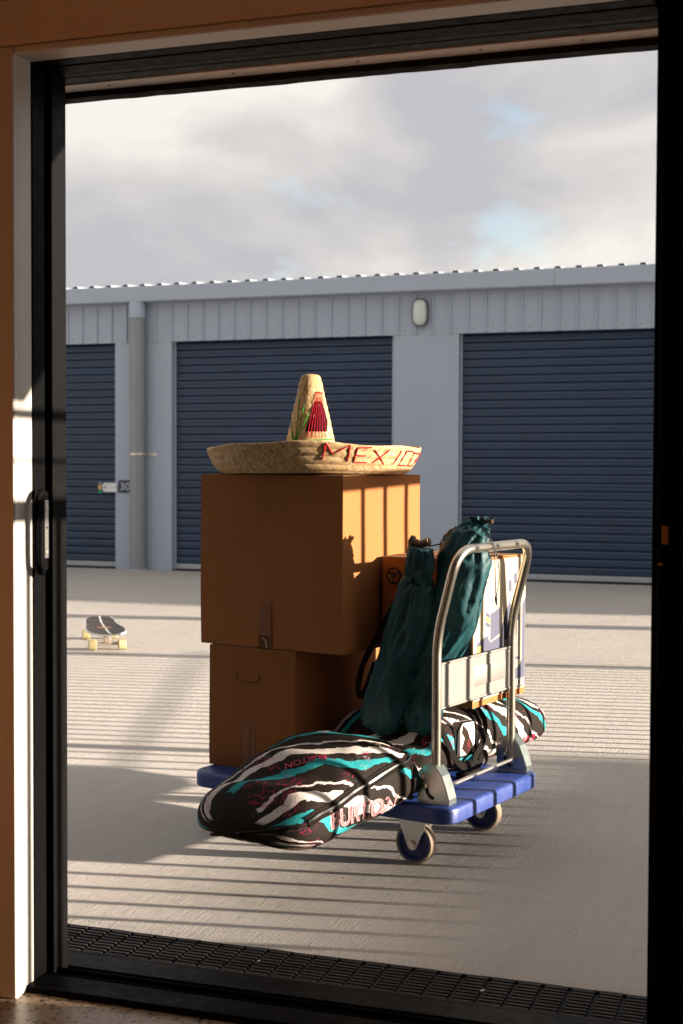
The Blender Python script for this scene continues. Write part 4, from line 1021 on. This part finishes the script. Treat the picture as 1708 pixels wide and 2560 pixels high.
for j in range(gy+1):
    t = j/gy; y = 262+(445-262)*t; xa = 778+(708-778)*t; xb = 822+(862-822)*min(1, t*1.6)-(6*max(0, t-.6))
    for i in range(gx+1): mb.v.append(cpt(xa+(xb-xa)*i/gx, y, .0022))
mb.f = [(j*9+i, j*9+i+1, j*9+i+10, j*9+i+9) for j in range(8) for i in range(8)]; mb.obj('felt_patch', M['maroon'], ht, 60)
mb = MB()
for k in range(7):
    a, b = 782+k*6.6, 722+k*21
    mb.tube([cpt(a+(b-a)*t, 205+(478-205+6*(k % 2))*t, .0032) for t in [i/10 for i in range(11)]], .0010, 5)
mb.obj('yarn_strand', M['red'], ht, 60)

# ------------------------------------------------------------------ skateboard
ax = Vector((.316, -.480, 0)).normalized()              # long axis, pointing to the near nose
skp = Vector((-4.46, 8.15, 0)); 
sk = thing('skateboard', 'dark skateboard with a pale stripe and cream wheels on the yard', 'skateboard', skp, math.atan2(ax.y, ax.x))
def outl(x):
    """half width along x (-.46 tail .. +.40 nose)"""
    return lerp_tab([(-.425,.055),(-.40,.085),(-.34,.104),(-.2,.108),(-.08,.116),(.05,.130),(.18,.130),(.28,.119),(.37,.098),(.43,.074),(.475,.045),(.505,.012)], x)
def rise(x): return .106+max(0, -.24-x)**1.5*.35+max(0, x-.28)*.06
nx = 40; mb = MB(); 
xs = [-.425+.93*(.5-.5*cos(pi*i/nx)) for i in range(nx+1)]
def deckmesh(z_off, inset, n=8):
    mb = MB()
    for x in xs:
        hw = max(.001, outl(x)-inset)
        for j in range(n+1):
            y = -hw+2*hw*j/n; mb.v.append((x, y, rise(x)+z_off+.006*(abs(y)/.12)**2))
    for i in range(nx):
        for j in range(n): a = i*(n+1)+j; mb.f.append((a, a+n+1, a+n+2, a+1))
    return mb
mt = deckmesh(.011, 0); n0 = len(mt.v); bt_ = deckmesh(0, 0); k = 9
mt.v += bt_.v; mt.f += [tuple(n0+i for i in f[::-1]) for f in bt_.f]
for i in range(nx): mt.f += [(i*k, n0+i*k, n0+(i+1)*k, (i+1)*k), (i*k+8, (i+1)*k+8, n0+(i+1)*k+8, n0+i*k+8)]
mt.f += [tuple(range(k))+tuple(n0+j for j in reversed(range(k))), tuple(nx*k+j for j in reversed(range(k)))+tuple(n0+nx*k+j for j in range(k))]
dko = mt.obj('deck', M['deckedge'], sk, 40)
deckmesh(.0125, .009).obj('grip_tape', M['grip'], dko, 60)
mb = MB()
for x in xs[1:-1]:
    for y in (-.006, .006): mb.v.append((x, y+.004, rise(x)+.0138))
mb.f = [(2*i, 2*i+2, 2*i+3, 2*i+1) for i in range(nx-2)]; mb.obj('centre_stripe', M['stripe'], dko)
mb = MB(); mb.v = [(.02+.055*cos(2*pi*i/20)*.55, .055*sin(2*pi*i/20)*.9, rise(0)+.0142) for i in range(20)]; mb.f = [tuple(range(20))]; mb.obj('deck_logo', M['orange'], dko)
for x in (.255, -.320):
    tk = MB(); tk.box(x-.03, x+.03, -.026, .026, rise(x)-.018, rise(x)-.002, .004); tk.box(x-.022, x+.022, -.022, .022, .048, rise(x)-.016, .006); tk.tube([(x, -.075, .042), (x, .075, .042)], .010, 10); tk.tube([(x, -.112, .036), (x, .112, .036)], .0045, 8)
    to = tk.obj('truck', M['truck'], sk, 40)
    for y in (-.095, .095):
        mb = MB(); mb.lathe([(.010, -.024), (.028, -.025), (.034, -.020), (.0355, 0), (.034, .020), (.028, .025), (.010, .024)], 24, 'y', (x, y, .0355)); mb.obj('wheel', M['urethane'], to, 40)
